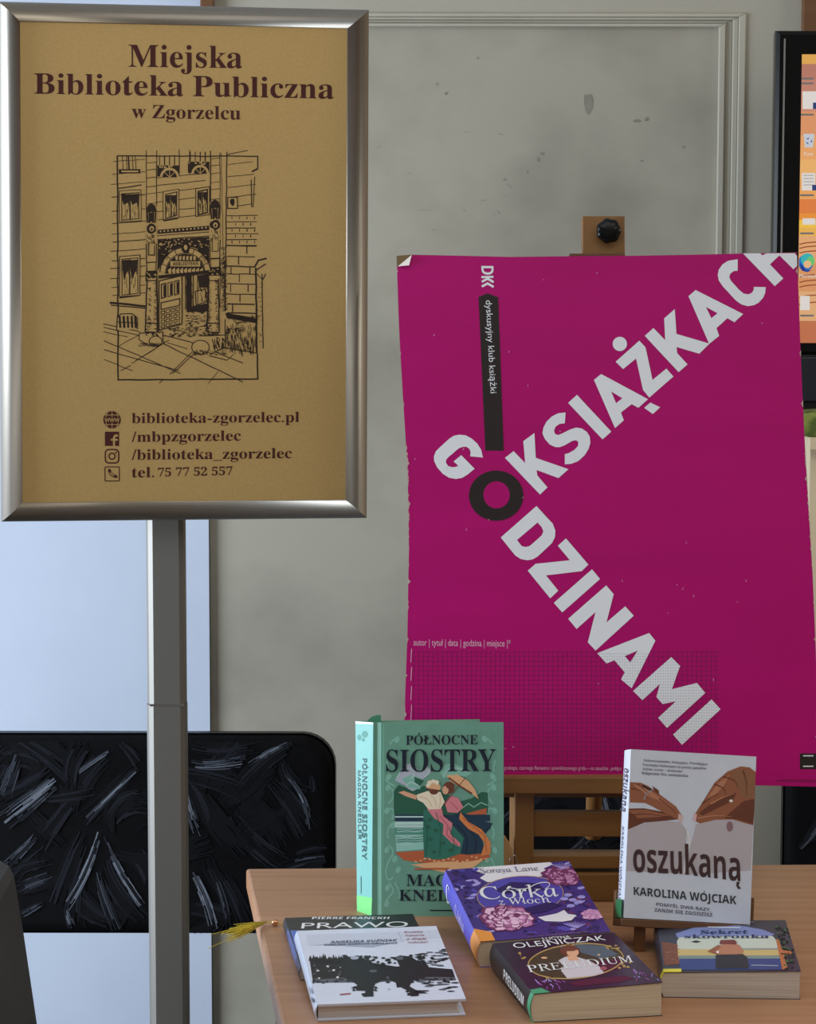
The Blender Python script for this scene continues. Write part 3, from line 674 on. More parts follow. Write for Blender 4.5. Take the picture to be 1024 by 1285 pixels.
for a, b in (((80, 1030), (465, 1195)), ((80, 1075), (455, 1180)), ((260, 1000), (150, 1060)), ((400, 1030), (220, 1145)), ((410, 1025), (240, 1130)), ((520, 1090), (410, 1200)), ((535, 1095), (425, 1195)), ((370, 1040), (780, 1238)), ((655, 1185), (605, 1245)),
             ((80, 1125), (225, 1182)), ((376, 1228), (358, 1245)), ((400, 1040), (500, 1070)), ((640, 1085), (780, 1142)), ((735, 1095), (700, 1128)), ((610, 1105), (700, 1128)), ((165, 1182), (215, 1155))): dl(a, b, w=3)
for x0_, y0_, x1_, y1_, n_, dx_, dy_ in ((690, 940, 845, 1080, 90, 3, 24), (668, 600, 692, 880, 50, 14, -10), (300, 720, 312, 980, 40, 8, 4), (600, 720, 614, 990, 40, 9, 4), (350, 520, 400, 640, 40, 8, 6), (565, 520, 612, 640, 40, 8, 6), (490, 700, 530, 880, 40, 4, 18), (160, 290, 260, 300, 14, 18, 2), (400, 960, 590, 1010, 50, 14, -2), (700, 900, 850, 935, 40, 16, 6), (250, 1040, 350, 1055, 20, 16, 4), (520, 1085, 690, 1100, 30, 14, 3)):
    hatch(x0_, y0_, x1_, y1_, n_, dx_, dy_, 2.6, 9)
sh.build('sign_sheet', st)
# pole in two lengths, joint and base
def pole(z0, z1, w, d, name, material):
    m_ = MB(); ch = 0.009
    o = [(-w / 2 + ch, -d / 2), (w / 2 - ch * .8, -d / 2), (w / 2 - .002, -d / 2 + .004), (w / 2, -d / 2 + ch), (w / 2, d / 2), (-w / 2, d / 2), (-w / 2, -d / 2 + ch), (-w / 2 + .003, -d / 2 + .004)]
    m_.prism(o, z0, z1, material); return m_.build(name, st)
zj = at_y(207, 882, 3.535)[2]
pole(zj, SC[2] + 0.1, 0.0485, 0.024, 'upper_pole', alu_pole)
pole(0.012, zj - 0.0008, 0.0495, 0.026, 'lower_pole', alu_pole)
m_ = MB(); m_.box((-0.0205, -0.0135, zj - 0.002), (0.0225, 0.0125, zj + 0.0008), steel); m_.build('joint_ring', st)
m_ = MB(); m_.prism(rrect(0.36, 0.30, 0.03, 0.03), 0.0, 0.012, alu_pole)
for k in range(len(m_.v)): m_.v[k] = (m_.v[k][0], m_.v[k][1] - 0.265, m_.v[k][2])
m_.build('base_plate', st, 0.002)

# ------------------------------------------------------------------ table easel
EX = 0.2325; EYF = 3.325                                   # centre line and front of the posts
ea = thing('table_easel', 'wooden table easel with black knob holding up the magenta poster', 'easel', loc=(EX, EYF, zt))
def E_(p): return (p[0] - EX, p[1] - EYF, p[2] - zt)
LEAN = math.radians(9.0)
def pz(py, Y): return at_y(700, py, Y)[2] - zt
zk0, zk1 = pz(995, EYF - 0.012), pz(975, EYF - 0.012)
m_ = MB(); m_.box((-0.135, -0.006, zk0), (0.135, 0.05, zk0 + 0.016), wood_easel_h); m_.box((-0.135, -0.016, zk0 - 0.0002), (0.135, -0.0061, zk1), wood_easel_h); m_.build('tray', ea, 0.0012)
m_ = MB(); m_.box((-0.125, 0.004, zk0 - 0.009), (0.125, 0.05, zk0), wood_dark); m_.build('tray_support', ea, 0.001)
for sx in (-1, 1):
    m_ = MB()
    xo = at_y(658, 1040, EYF)[0] - EX; xo = xo if sx < 0 else -xo
    m_.box((-0.0115, 0, 0.0), (0.0115, 0.045, zk0), wood_easel)
    o = m_.build('post', ea, 0.001); o.location = (xo, 0, 0); o.rotation_euler = (0, 0, math.radians(6.0))
m_ = MB(); m_.box((-0.087, 0.008, pz(1050, EYF + .008)), (0.087, 0.02, pz(1018.5, EYF + .008)), wood_easel_h); m_.build('cross_rail', ea, 0.001)
zr0, zr1 = pz(1090, EYF), pz(1074, EYF)
m_ = MB(); m_.box((-0.085, 0.0, zr0), (0.085, 0.034, zr1), wood_easel_h); m_.build('cross_rail', ea, 0.001)
m_ = MB(); m_.box((-0.12, -0.006, 0.0), (0.12, 0.03, pz(1095, EYF)), wood_easel_h); m_.build('foot_rail', ea, 0.0015)
for sx in (-1, 1):
    m_ = MB(); m_.box((sx * 0.102 - 0.016, 0.0305, 0), (sx * 0.102 + 0.016, 0.21, 0.024), wood_dark); m_.build('foot_runner', ea, 0.002)
# leaning mast and rear strut
pl_o = np.array((EX, EYF + 0.022, zt + zk0 + 0.016)); pl_n0 = np.array((0, -math.cos(LEAN), math.sin(LEAN)))
yawp = Rz(math.radians(1.5)); pl_n = yawp @ pl_n0
mast_o = pl_o - pl_n * 0.010
pa = at_plane(731, 271, mast_o, pl_n); pb = at_plane(784, 271, mast_o, pl_n); mw = pb[0] - pa[0]; mt = np.linalg.norm(at_plane(757, 271, mast_o, pl_n) - mast_o)
upv = np.array((0, math.sin(LEAN), math.cos(LEAN))); exv = yawp @ np.array((1.0, 0, 0)); upv = yawp @ upv
mo = (pa + pb) / 2
def mastp(x, y, z): return E_(mo + exv * x + upv * y + pl_n * z)
m_ = MB()
def mbox(m_, a, b, mtl):
    v = [mastp(x, y, z) for z in (a[2], b[2]) for y in (a[1], b[1]) for x in (a[0], b[0])]
    m_.add(v, [(0, 2, 3, 1), (4, 5, 7, 6), (0, 1, 5, 4), (2, 6, 7, 3), (0, 4, 6, 2), (1, 3, 7, 5)], mtl)
mbox(m_, (-mw / 2, -0.68, -0.022), (mw / 2, 0, 0.0), wood_easel); m_.build('mast', ea, 0.001)
m_ = MB(); mbox(m_, (-mw / 2 - 0.016, -0.30, -0.018), (mw / 2, -0.0455, 0.003), wood_dark); m_.build('top_clamp', ea, 0.001)
m_ = MB(); prof_k = [(0.004, -0.002), (0.012, -0.002), (0.0135, 0.002), (0.0145, 0.006), (0.0145, 0.012), (0.012, 0.015), (0.006, 0.016)]
m_.lathe(prof_k, black_gloss, 40, 7, 0.05)
ko = m_.build('knob', ea); kp = at_plane(763, 291, mast_o, pl_n)
ko.matrix_local = frame(E_(kp), exv, upv, pl_n)
m_ = MB(); m_.tube([E_(mo - upv * 0.25 - pl_n * 0.03), (0, 0.2, 0.03)], 0.010, wood_easel, 8); m_.build('rear_strut', ea)

# ------------------------------------------------------------------ magenta poster on its board
PO = thing('poster_board', 'magenta book club poster on worn cardboard, standing on the easel', 'poster', loc=tuple(pl_o))
def PL(x, y, off=0.0): return at_plane(x, y, pl_o, pl_n) + pl_n * off - pl_o
quadp = [(500, 320), (1024, 320), (1024, 980), (500, 980)]
pm = Map(quadp, [PL(*q, 0.0042) for q in quadp], lift=0.00012, trim=False)
left = [(498, 336), (499, 365), (500.2, 400), (502, 440), (505, 490), (508.5, 545), (511.2, 590), (512.4, 640), (513, 690), (512, 740), (511, 800), (509, 850), (507.5, 900), (507, 976)]
right = [(1025.5, 987), (1024.6, 860), (1022, 790), (1019, 720), (1016, 670), (1013, 620), (1010, 570), (1006.5, 500), (1003.5, 430), (1002, 380), (1000.3, 345), (999.6, 322)]
top = [(999, 317.5), (940, 318.5), (880, 320), (800, 321.5), (720, 322), (640, 323), (580, 321.5), (516.5, 320.5)]
magenta = mat('magenta_print', (180, 5, 112), 0.4, rgb2=(172, 4, 106), scale=(3, 3, 14), detail=2, bump=0.35, spec=0.25)
white_ink = ink('cool_white', (230, 234, 242), 0.4); black_ink = ink('warm_black', (38, 30, 30), 0.45); dmag = ink('dark_magenta', (128, 14, 84), 0.4); pink_ink = ink('pale_pink', (226, 172, 204), 0.5); grid_grey = ink('dot_grey', (168, 172, 182))
card = mat('brown_cardboard', (120, 98, 66), 0.85, rgb2=(104, 84, 56), scale=(60, 60, 60)); torn = mat('torn_paper_edge', (206, 184, 178), 0.85, rgb2=(170, 140, 132), scale=(200, 200, 200))
outl = left + right + top + [(515, 328), (499, 335)]
bk = MB(); oc = [(497.6, 321.5)] + left[1:] + right + [(999.6, 317)] + top[1:-1] + [(516, 320)]
def slab(mb, pts, z0, z1, mtl_face, mtl_edge):
    n = len(pts); tris = tessellate_polygon([[Vector((p[0], p[1], 0)) for p in pts]])
    mb.add([PL(p[0], p[1], z1) for p in pts], [orient(pts, t) for t in tris], mtl_face)
    mb.add([PL(p[0], p[1], z0) for p in pts], [orient(pts, t)[::-1] for t in tris], mtl_edge)
    mb.add([PL(p[0], p[1], z0) for p in pts] + [PL(p[0], p[1], z1) for p in pts], [(i, (i + 1) % n, n + (i + 1) % n, n + i) for i in range(n)], mtl_edge)
slab(bk, oc, 0.0, 0.0034, card, card); bk.build('backing_board', PO)
ps = MB()
slab(ps, outl, 0.0034, 0.0042, magenta, torn)
# the two lines of the headline, letter by letter: (origin of the measurement, outline, counters)
R1, R2, R3, R4, R5 = (530, 480), (680, 400), (820, 300), (600, 640), (730, 780)
SHAPES = []
HEAD = [
 (R1, [(387,490),(305,482),(308,455),(300,435),(280,420),(255,422),(230,432),(165,488),(150,505),(150,525),(165,545),(190,552),(215,550),(228,542),(198,515),(248,475),(333,562),(290,598),(255,620),(215,628),(170,620),(130,595),(95,555),(75,515),(72,485),(85,450),(110,425),(170,370),(200,350),(235,343),(275,347),(315,368),(350,400),(375,440)], []),
 (R1, [(527,492),(583,449),(657,526),(645,385),(716,332),(725,492),(935,565),(870,622),(730,570),(735,605),(800,682),(752,728)], []),
 (R2, [(148,610),(143,680),(110,683),(85,700),(74,725),(80,748),(100,755),(125,745),(180,718),(215,707),(250,712),(285,735),(303,765),(307,805),(295,845),(270,885),(230,922),(185,940),(143,943),(143,878),(170,870),(205,850),(228,825),(230,800),(215,788),(190,793),(140,822),(110,833),(80,832),(45,815),(15,780),(0,745),(5,710),(25,670),(60,635),(100,615)], []),
 (R2, [(164,548),(221,496),(441,733),(385,783)], []),
 (R2, [(330,400),(376,362),(677,524),(615,580),(572,556),(503,610),(522,660),(465,710)], [[(440,474),(512,518),(472,550)]]),
 (R2, [(652,580),(692,546),(755,576),(708,620)], []),
 (R2, ell(496, 168, 46, 46, 26), []),
 (R2, [(469,283),(621,147),(661,190),(706,400),(795,327),(840,378),(685,514),(645,465),(600,262),(517,330)], []),
 (R3, [(-61,628),(-5,577),(70,655),(64,515),(132,455),(143,615),(355,678),(290,743),(143,700),(148,740),(214,812),(157,862)], []),
 (R3, [(220,372),(266,332),(572,487),(515,540),(470,514),(400,578),(417,628),(353,680)], [[(332,441),(407,482),(367,514)]]),
 (R3, [(537,133),(536,207),(510,210),(488,228),(483,250),(495,275),(545,330),(575,355),(605,360),(628,350),(640,330),(640,312),(717,313),(714,350),(700,382),(670,415),(640,430),(600,436),(560,425),(525,400),(440,308),(415,270),(408,235),(415,200),(440,165),(475,143)], []),
 (R3, [(570,95),(775,307),(830,257),(744,166),(805,108),(895,198),(919,176),(918,112),(904,94),(720,95),(695,108),(682,95)], []),
 (R4, [(142,184),(371,-18),(440,58),(475,95),(492,140),(490,180),(470,220),(430,258),(380,305),(345,325),(310,330),(270,322),(235,300)], [[(246,200),(378,88),(405,118),(415,145),(405,170),(350,220),(325,240),(300,245),(275,238)]]),
 (R4, [(508,237),(560,190),(704,358),(660,400),(432,427),(511,525),(459,574),(315,397),(365,353),(585,330)], []),
 (R4, [(482,603),(727,388),(779,450),(536,664)], []),
 (R4, [(574,705),(818,491),(866,547),(820,728),(940,625),(995,685),(750,908),(700,855),(750,662),(628,770)], []),
 (R5, [(95,208),(428,79),(468,128),(316,432),(248,376),(272,330),(205,253),(155,274)], [[(272,227),(355,191),(307,267)]]),
 (R5, [(325,449),(570,233),(627,289),(574,438),(735,398),(789,462),(543,685),(486,621),(600,515),(515,533),(475,488),(497,405),(385,508)], []),
 (R5, [(582,727),(829,503),(887,566),(639,793)], []),
]
for (ox, oy), outline_, counters in HEAD:
    cv = lambda P: [(ox + x / 5.12, oy + y / 5.12) for x, y in P]
    SHAPES.append((cv(outline_), [cv(c) for c in counters])); fill(ps, pm, cv(outline_), white_ink, 2, holes=[cv(c) for c in counters])
fill(ps, pm, ell(622, 623.5, 34, 31.5, 40), black_ink, 3); fill(ps, pm, ell(622.5, 622.5, 16.5, 17, 30), magenta, 4)
def inside_poly(P, x, y):
    ins = False; j = len(P) - 1
    for i in range(len(P)):
        if (P[i][1] > y) != (P[j][1] > y) and x < (P[j][0] - P[i][0]) * (y - P[i][1]) / (P[j][1] - P[i][1]) + P[i][0]: ins = not ins
        j = i
    return ins
for i in range(50):                                        # dots over the last letters
    for k in range(34):
        x, y = 748 + i * 3.2, 821.5 + k * 3.5
        if any(inside_poly(P, x, y) and not any(inside_poly(c, x, y) for c in cs) for P, cs in SHAPES[-3:]):
            fill(ps, pm, rect(x - .5, y - .5, x + .5, y + .5), grid_grey, 3)
# black band, small lettering
fill(ps, pm, [(600, 373.5), (611, 369), (624.5, 374), (631.5, 567), (608.5, 567)], black_ink, 2)
text(ps, pm, 'dyskusyjny klub książki', (609, 378), (615, 495), (7.6, -0.4), white_ink, 'sans', 3, metric='k')
text(ps, pm, 'D', (603.4, 334.5), (603.8, 345.5), (15.2, 0), white_ink, 'bold', 2); stroke(ps, pm, [(603.5, 348.5), (618.6, 348.2)], 2.6, white_ink, 2)
for dy in (0, 6): stroke(ps, pm, [(604, 354.5 + dy), (611.4, 350.5 + dy), (618.8, 355 + dy)], 2.8, white_ink, 2)
text(ps, pm, 'autor | tytuł | data | godzina | miejsce |*', (518.8, 811), (640, 812.4), (0, -6.4), pink_ink, 'sans', 2, metric='t')
for a, b in ((815, 832), (838, 855), (862, 879), (885, 905)): stroke(ps, pm, [(516.3, a), (515.4, b)], 0.8, pink_ink, 2)
for i in range(64): stroke(ps, pm, [(519 + i * 6, 818), (518 + i * 6.02, 968)], 0.6, dmag, 1)
for k in range(26): stroke(ps, pm, [(518, 819 + k * 5.9), (902, 819 + k * 5.9)], 0.6, dmag, 1)
text(ps, pm, 'grubego, czarnego flamastra i powiększonego gridu – na zasadzie „połącz', (632, 965.5), (779, 966.5), (0, -4.6), pink_ink, 'sans', 2, metric='l')
fill(ps, pm, rect(1003, 945.5, 1024, 965), black_ink, 2); 
text(ps, pm, 'www.dkk.instytutksiazki.pl', (974, 980.5), (1024, 981), (0, -3.6), ink('plum', (92, 10, 66)), 'sans', 2, metric='k')
for _ in range(26): x, y = rnd.uniform(520, 985), rnd.uniform(340, 960); stroke(ps, pm, [(x, y), (x + rnd.uniform(-2, 2), y + rnd.uniform(1, 3))], 0.6, pink_ink, 5)
for k in range(46):
    y = rnd.uniform(560, 720) if k % 2 else rnd.uniform(340, 960)
    for edge, sgn in ((left, 1), (right[::-1], -1)):
        for (xa, ya), (xb, yb) in zip(edge[:-1], edge[1:]):
            if ya <= y <= yb:
                x = xa + (xb - xa) * (y - ya) / (yb - ya); d_ = rnd.uniform(.5, 1.6) if rnd.random() < .85 else rnd.uniform(1.6, 3.2); L_ = rnd.uniform(1.5, 5)
                fill(ps, pm, [(x, y - L_), (x + sgn * d_ * .6, y - L_ * .3), (x + sgn * d_, y), (x + sgn * d_ * .4, y + L_ * .5), (x, y + L_)], torn, 5)
for yy in (948.5, 961.5): stroke(ps, pm, [(1007, yy), (1020, yy)], 1.4, white_ink, 4)
ps.build('poster_sheet', PO)
cf = MB(); cfp = [PL(516.6, 320.5, 0.0044), PL(499, 335, 0.0044), PL(513, 334.5, 0.0115)]
cf.add(cfp + [p + pl_n * 0.0004 for p in cfp], [(0, 1, 2), (3, 5, 4), (0, 3, 4, 1), (1, 4, 5, 2), (2, 5, 3, 0)], mat('paper_back', (216, 206, 200), 0.7)); o = cf.build('curled_corner', PO); o['label'] = 'white curled paper corner'

# ------------------------------------------------------------------ books
def arc(b, t0, t1, n=8): return [(-b * math.sin(PI * k / n), t0 * k / n) for k in range(n + 1)]
def paperback(root, w, h, t0, t1, spine_m, back_m, page_m, bulge=0.0025, ct=0.0006):
    """Pages, back cover and rounded spine of a soft book; x from the spine, y from foot to head, z out of the cover."""
    p = MB(); a = arc(bulge, t0 - 2 * ct, 0)
    sec = [(x, z + ct) for x, z in a] + [(w - 0.001, t1 - ct), (w - 0.001, ct)]
    p.prism([(x, z) for x, z in sec][::-1], 0.0008, h - 0.0008, page_m, axis='y'); p.build('pages', root)
    b = MB(); b.box((0, 0, 0), (w, h, ct), back_m); b.build('back_cover', root)
    s = MB(); o = arc(bulge + ct, t0, 0); i = arc(bulge, t0, 0)
    s.prism(o + i[::-1], 0, h, spine_m, axis='y'); return s
def cover(w, h, t0, t1, mtl, ct=0.0006, over=0.0):
    m_ = MB()
    m_.hexa([(-0.0005, 0, t0 - ct), (w, 0, t1 - ct), (w, h, t1 - ct), (-0.0005, h, t0 - ct)], [(-0.0005, 0, t0), (w, 0, t1), (w, h, t1), (-0.0005, h, t0)], mtl); return m_
def cmap(quad, w, h, t0, t1, zoom, lift=0.00008): return Map(quad, [(0, h, t0), (w, h, t1), (w, 0, t1), (0, 0, t0)], lift, zoom)
def smap(quad, h, t0, b, zoom): # spine face looked at from the left: quad TL = head/front, TR = foot/front, BR = foot/back, BL = head/back
    return Map(quad, [(-b, h, t0), (-b, 0, t0), (-b, 0, 0), (-b, h, 0)], 0.0001, zoom)
def lay(x, y, yaw, tilt, z=zt):
    R = Rz(yaw) @ Rx(tilt); return frame((x, y, z), R[:, 0], R[:, 1], R[:, 2])
G = 'books shown on the table'

# --- green hardback standing up, slightly open
R = Rz(0.0246) @ Rx(1.4563); w, h = 0.1406, 0.2245
BS = thing('hardcover_book', 'green hardback with two windblown ladies on its cover, standing upright', 'book', matrix=frame((-0.0288, 3.2489, zt), R[:, 0], R[:, 1], R[:, 2]), group=G)
teal = mat('teal_cloth_print', (112, 164, 144), 0.42, rgb2=(106, 157, 138), scale=(60, 60, 60)); teal_in = mat('green_endpaper', (60, 128, 98), 0.6); turq = mat('turquoise_print', (100, 172, 166), 0.45)
c1 = MB(); c1.box((-0.0015, 0, -0.0026), (w, h, 0), teal)
z1 = (430, 880, 4.43); q1 = [(479, 905.5), (632, 906.5), (632, 1149), (480.5, 1151)]
m1 = Map(q1, [(0, h, 0), (w, h, 0), (w, 0, 0), (0, 0, 0)], 0.00008, z1)
navy = ink('navy', (24, 34, 48)); lt = ink('pale_teal', (132, 188, 170)); dkg = ink('pine_green', (44, 96, 76)); sea = ink('sea_navy', (34, 58, 78)); foam = ink('foam', (190, 220, 214)); rust = ink('rust', (186, 98, 62)); peach = ink('peach', (226, 176, 130)); cream = ink('cream', (238, 226, 200)); rose = ink('rose', (218, 130, 140)); skin = ink('skin', (222, 168, 136)); hair = ink('chestnut', (112, 62, 46)); lilac = ink('cloud_lilac', (178, 186, 198)); skirt = ink('skirt_green', (52, 116, 100)); orange = ink('orange', (214, 132, 76)); rosed = ink('deep_rose', (186, 92, 108))
stroke(c1, m1, [(225, 118), (222, 1192)], 8, ink('groove_light', (120, 182, 162)), 1)
for sgn in (1, -1):                                        # vines in the margins
    X = lambda x: x if sgn > 0 else 1090 - x
    for pts in ([(310, 200), (270, 215), (250, 260)], [(240, 330), (255, 380), (240, 410)], [(285, 470), (235, 440), (240, 420)], [(245, 470), (290, 500), (270, 560), (235, 580)], [(240, 610), (280, 590), (285, 640), (260, 680)], [(270, 680), (240, 740), (275, 790)], [(255, 800), (290, 840), (250, 900), (235, 960), (260, 1010), (300, 950)],
                [(260, 1010), (290, 1060), (250, 1100), (235, 1130)], [(290, 1010), (330, 1080), (300, 1120)]):
        q = [(X(x), y) for x, y in pts]; c_ = []
        for a, b, c in zip([q[0]] + q[:-2], q[:-1], q[1:]): c_ += bez(((a[0] + b[0]) / 2, (a[1] + b[1]) / 2), b, ((b[0] + c[0]) / 2, (b[1] + c[1]) / 2), 6)
        stroke(c1, m1, c_, 9, lt, 1)
    for x, y in ((300, 210), (255, 420), (250, 480), (245, 610), (280, 690), (245, 830), (290, 880), (250, 1040), (310, 940), (245, 1130)): fill(c1, m1, ell(X(x), y, 14, 20, 10, .4 * sgn), lt, 1)
fill(c1, m1, [(300, 420), (340, 350), (385, 345), (430, 390), (470, 360), (500, 390), (440, 440), (430, 500), (380, 510), (350, 470), (290, 440)], lilac, 2)
fill(c1, m1, [(540, 390), (570, 350), (620, 345), (690, 380), (720, 400), (690, 420), (620, 415), (560, 430)], lt, 2); fill(c1, m1, [(330, 430), (380, 410), (440, 430), (430, 490), (370, 480)], lt, 3)
fill(c1, m1, [(285, 632), (283, 500), (310, 465), (350, 480), (390, 500), (450, 470), (560, 500), (650, 560), (720, 540), (775, 505), (808, 510), (808, 625), (740, 630)], dkg, 2)
fill(c1, m1, [(400, 420), (450, 440), (430, 470), (400, 450)], dkg, 4)
stroke(c1, m1, [(660, 600), (700, 570), (730, 590), (770, 565), (805, 580)], 6, lt, 3); fill(c1, m1, [(690, 625), (800, 595), (800, 630), (700, 634)], rust, 3)
fill(c1, m1, rect(290, 632, 820, 668), sea, 3); fill(c1, m1, rect(290, 640, 450, 648), foam, 4); fill(c1, m1, rect(290, 672, 455, 704), foam, 3); fill(c1, m1, rect(292, 706, 455, 742), ink('sea_green', (82, 150, 130)), 3); fill(c1, m1, [(294, 744), (455, 744), (458, 825), (300, 838)], ink('pale_sea', (150, 204, 190)), 3)
for y in (724, 756, 770, 782): stroke(c1, m1, [(300, y + 4), (360, y - 2), (400, y + 3), (452, y - 3)], 4, dkg if y > 740 else foam, 4)
fill(c1, m1, [(292, 842), (455, 832), (640, 850), (800, 838), (822, 868), (700, 895), (560, 905), (430, 900), (340, 886)], rust, 4); fill(c1, m1, [(380, 912), (520, 895), (720, 890), (800, 872), (740, 915), (700, 945), (590, 960), (480, 935)], peach, 5)
fill(c1, m1, [(450, 605), (520, 600), (600, 680), (675, 760), (655, 850), (570, 878), (455, 886), (448, 740)], skirt, 6)
for x, y in ((485, 660), (520, 720), (490, 770), (560, 790), (510, 840), (600, 830), (570, 720), (620, 780), (475, 700)): fill(c1, m1, ell(x, y, 13, 11, 8), dkg, 7)
fill(c1, m1, [(592, 640), (660, 618), (740, 655), (832, 680), (822, 705), (772, 760), (795, 845), (700, 855), (652, 850), (676, 760), (612, 690)], sea, 5)
fill(c1, m1, [(655, 618), (700, 672), (775, 715), (822, 785), (822, 850), (768, 862), (790, 790), (755, 742), (700, 712), (648, 655)], orange, 7); stroke(c1, m1, [(670, 650), (720, 690), (790, 750), (800, 840)], 5, rust, 8)
fill(c1, m1, [(470, 600), (552, 596), (560, 640), (612, 680), (600, 740), (655, 790), (655, 812), (608, 790), (558, 740), (562, 684), (508, 650)], rose, 8); stroke(c1, m1, [(540, 640), (585, 690), (580, 745), (640, 800)], 5, rosed, 9)
fill(c1, m1, [(412, 520), (470, 500), (545, 505), (568, 560), (545, 600), (478, 602), (448, 565), (415, 548)], cream, 8)
fill(c1, m1, [(308, 506), (340, 498), (415, 525), (408, 548), (350, 528)], skin, 8); fill(c1, m1, ell(508, 500, 26, 20, 12), hair, 8); fill(c1, m1, [(462, 478), (478, 440), (520, 436), (548, 480), (536, 498), (480, 492)], peach, 9); stroke(c1, m1, [(470, 486), (538, 497)], 6, hair, 10)
fill(c1, m1, [(568, 565), (600, 525), (645, 540), (672, 590), (640, 622), (585, 618)], rose, 7); stroke(c1, m1, [(600, 560), (640, 600)], 5, rosed, 8)
fill(c1, m1, ell(590, 482, 32, 34, 14), hair, 8); fill(c1, m1, ell(572, 495, 18, 24, 12), skin, 9); fill(c1, m1, ell(598, 470, 24, 18, 12), hair, 10)
fill(c1, m1, [(578, 412), (640, 408), (700, 445), (735, 490), (757, 546), (700, 500), (640, 470), (600, 445)], peach, 9); stroke(c1, m1, [(590, 425), (650, 470), (720, 515)], 9, hair, 10); stroke(c1, m1, [(680, 430), (560, 580)], 4, hair, 10)
text(c1, m1, 'PÓŁNOCNE', (350, 238), (752, 238), (0, -51), navy, 'serif', 11, res=5); text(c1, m1, 'SIOSTRY', (240, 389), (850, 389), (0, -122), navy, 'serif', 11, res=6)
text(c1, m1, 'MAGDA', (355, 1028), (735, 1028), (0, -63), navy, 'serif', 11); text(c1, m1, 'KNEDLER', (315, 1111), (800, 1111), (0, -60), navy, 'serif', 11)
for pts in ([(455, 660), (470, 740), (462, 860)], [(520, 620), (545, 720), (540, 860)], [(590, 700), (620, 780), (610, 850)]): stroke(c1, m1, smooth(pts), 4, dkg, 9)
for pts in ([(690, 700), (740, 770), (735, 850)], [(640, 690), (690, 760), (685, 850)], [(740, 690), (790, 720), (815, 700)]): stroke(c1, m1, smooth(pts), 4, navy, 6)
for pts in ([(425, 530), (470, 545), (500, 590)], [(490, 520), (515, 550), (520, 592)], [(540, 515), (545, 560), (535, 595)]): stroke(c1, m1, smooth(pts), 3.5, peach, 9)
for pts in ([(300, 425), (330, 380), (372, 372), (400, 400), (380, 430)], [(420, 395), (455, 372), (482, 396), (455, 420)], [(560, 420), (590, 380), (640, 372), (690, 396)], [(350, 470), (380, 450), (420, 468)]): stroke(c1, m1, smooth(pts), 5, foam, 5)
for x in range(395, 800, 13): fill(c1, m1, blob(x, 885 + 8 * math.sin(x * .05) - (x > 700) * 12, 9, 5, 7, .4), rust if x % 2 else peach, 6)
for x, y in ((485, 452), (505, 446), (525, 452), (478, 468)): fill(c1, m1, blob(x, y, 13, 12, 9, .25), cream, 10)
for k in range(6): stroke(c1, m1, [(297 + k * 4, 690 + k * 22), (450 - k * 9, 688 + k * 22)], 3, foam if k % 2 else lt, 5)
stroke(c1, m1, [(402, 934), (590, 932)], 9, rust, 11)
stroke(c1, m1, [(486, 1164), (640, 1163)], 6, navy, 11)
c1.build('front_cover', BS)
# spine standing at an angle to the cover
TLs, TRs, BRs, BLs = (np.array(p) for p in ((-0.0310, h, -0.026), (-0.0105, h, -0.003), (-0.0125, 0, -0.003), (-0.0295, 0, -0.026)))
nrm = np.cross(TRs - TLs, TLs - BLs); nrm /= np.linalg.norm(nrm)
s1 = MB(); s1.hexa([p - nrm * .0022 for p in (BLs, BRs, TRs, TLs)], [BLs, BRs, TRs, TLs], turq)
sq = [(445, 905), (468, 907), (464.8, 1150), (447.8, 1150)]
ms = Map(sq, [TLs, TRs, BRs, BLs], 0.0001, z1)
spine_ink = ink('spine_teal', (34, 80, 84))
fill(s1, ms, [(64, 110), (172, 112), (170, 132), (66, 130)], ink('white_strip', (226, 230, 240)), 1)
for x, y, a, b in ((120, 207, 17, 25), (89, 231, 11, 21), (111, 247, 9, 13)): fill(s1, ms, ell(x, y, a, b, 14), ink('footprint', (76, 142, 134)), 1)
text(s1, ms, 'PÓŁNOCNE SIOSTRY', (106, 375), (104, 950), (25, 0), spine_ink, 'bold', 1); text(s1, ms, 'MAGDA KNEDLER', (80, 455), (84, 852), (16, 0), spine_ink, 'bold', 1)
stroke(s1, ms, [(99, 1030), (100, 1108)], 3, spine_ink, 1); s1.build('spine', BS)
m_ = MB(); st_q = [(78, 1118), (157, 1118), (152, 1198), (80, 1198)]
m_.add([ms.p(x, y, 3) for x, y in st_q] + [ms.p(x, y, 1) for x, y in st_q], [(3, 2, 1, 0), (0, 1, 5, 4), (1, 2, 6, 5), (2, 3, 7, 6), (3, 0, 4, 7)], mat('lime_label', (104, 204, 112), 0.5)); m_.build('spine_label', BS)
m_ = MB(); hg = [(-0.0105, h, -0.003), (-0.0125, 0, -0.003), (0, 0, -0.0012), (0, h, -0.0012)]; m_.add([hg[0], hg[1], (-0.006, 0, -0.0045), (-0.006, h, -0.0045), hg[2], hg[3]], [(0, 1, 2, 3), (3, 2, 4, 5)], teal); m_.build('hinge', BS)
m_ = MB(); m_.hexa([(-0.029, 0, -0.030), (0.112, 0, -0.052), (0.112, 0, -0.0495), (-0.029, 0, -0.0275)], [(-0.029, h, -0.030), (0.1155, h, -0.052), (0.1155, h, -0.0495), (-0.029, h, -0.0275)], teal); m_.build('back_cover', BS)
m_ = MB(); hh = h - 0.005
m_.hexa([(-0.018, 0.004, -0.022), (0.0, 0.004, -0.0035), (0.134, 0.004, -0.0035), (0.106, 0.004, -0.0480), (-0.02, 0.004, -0.028)], [(-0.018, hh, -0.022), (0.0, hh, -0.0035), (0.134, hh, -0.0035), (0.106, hh, -0.0480), (-0.02, hh, -0.028)], page_white); m_.build('pages', BS)
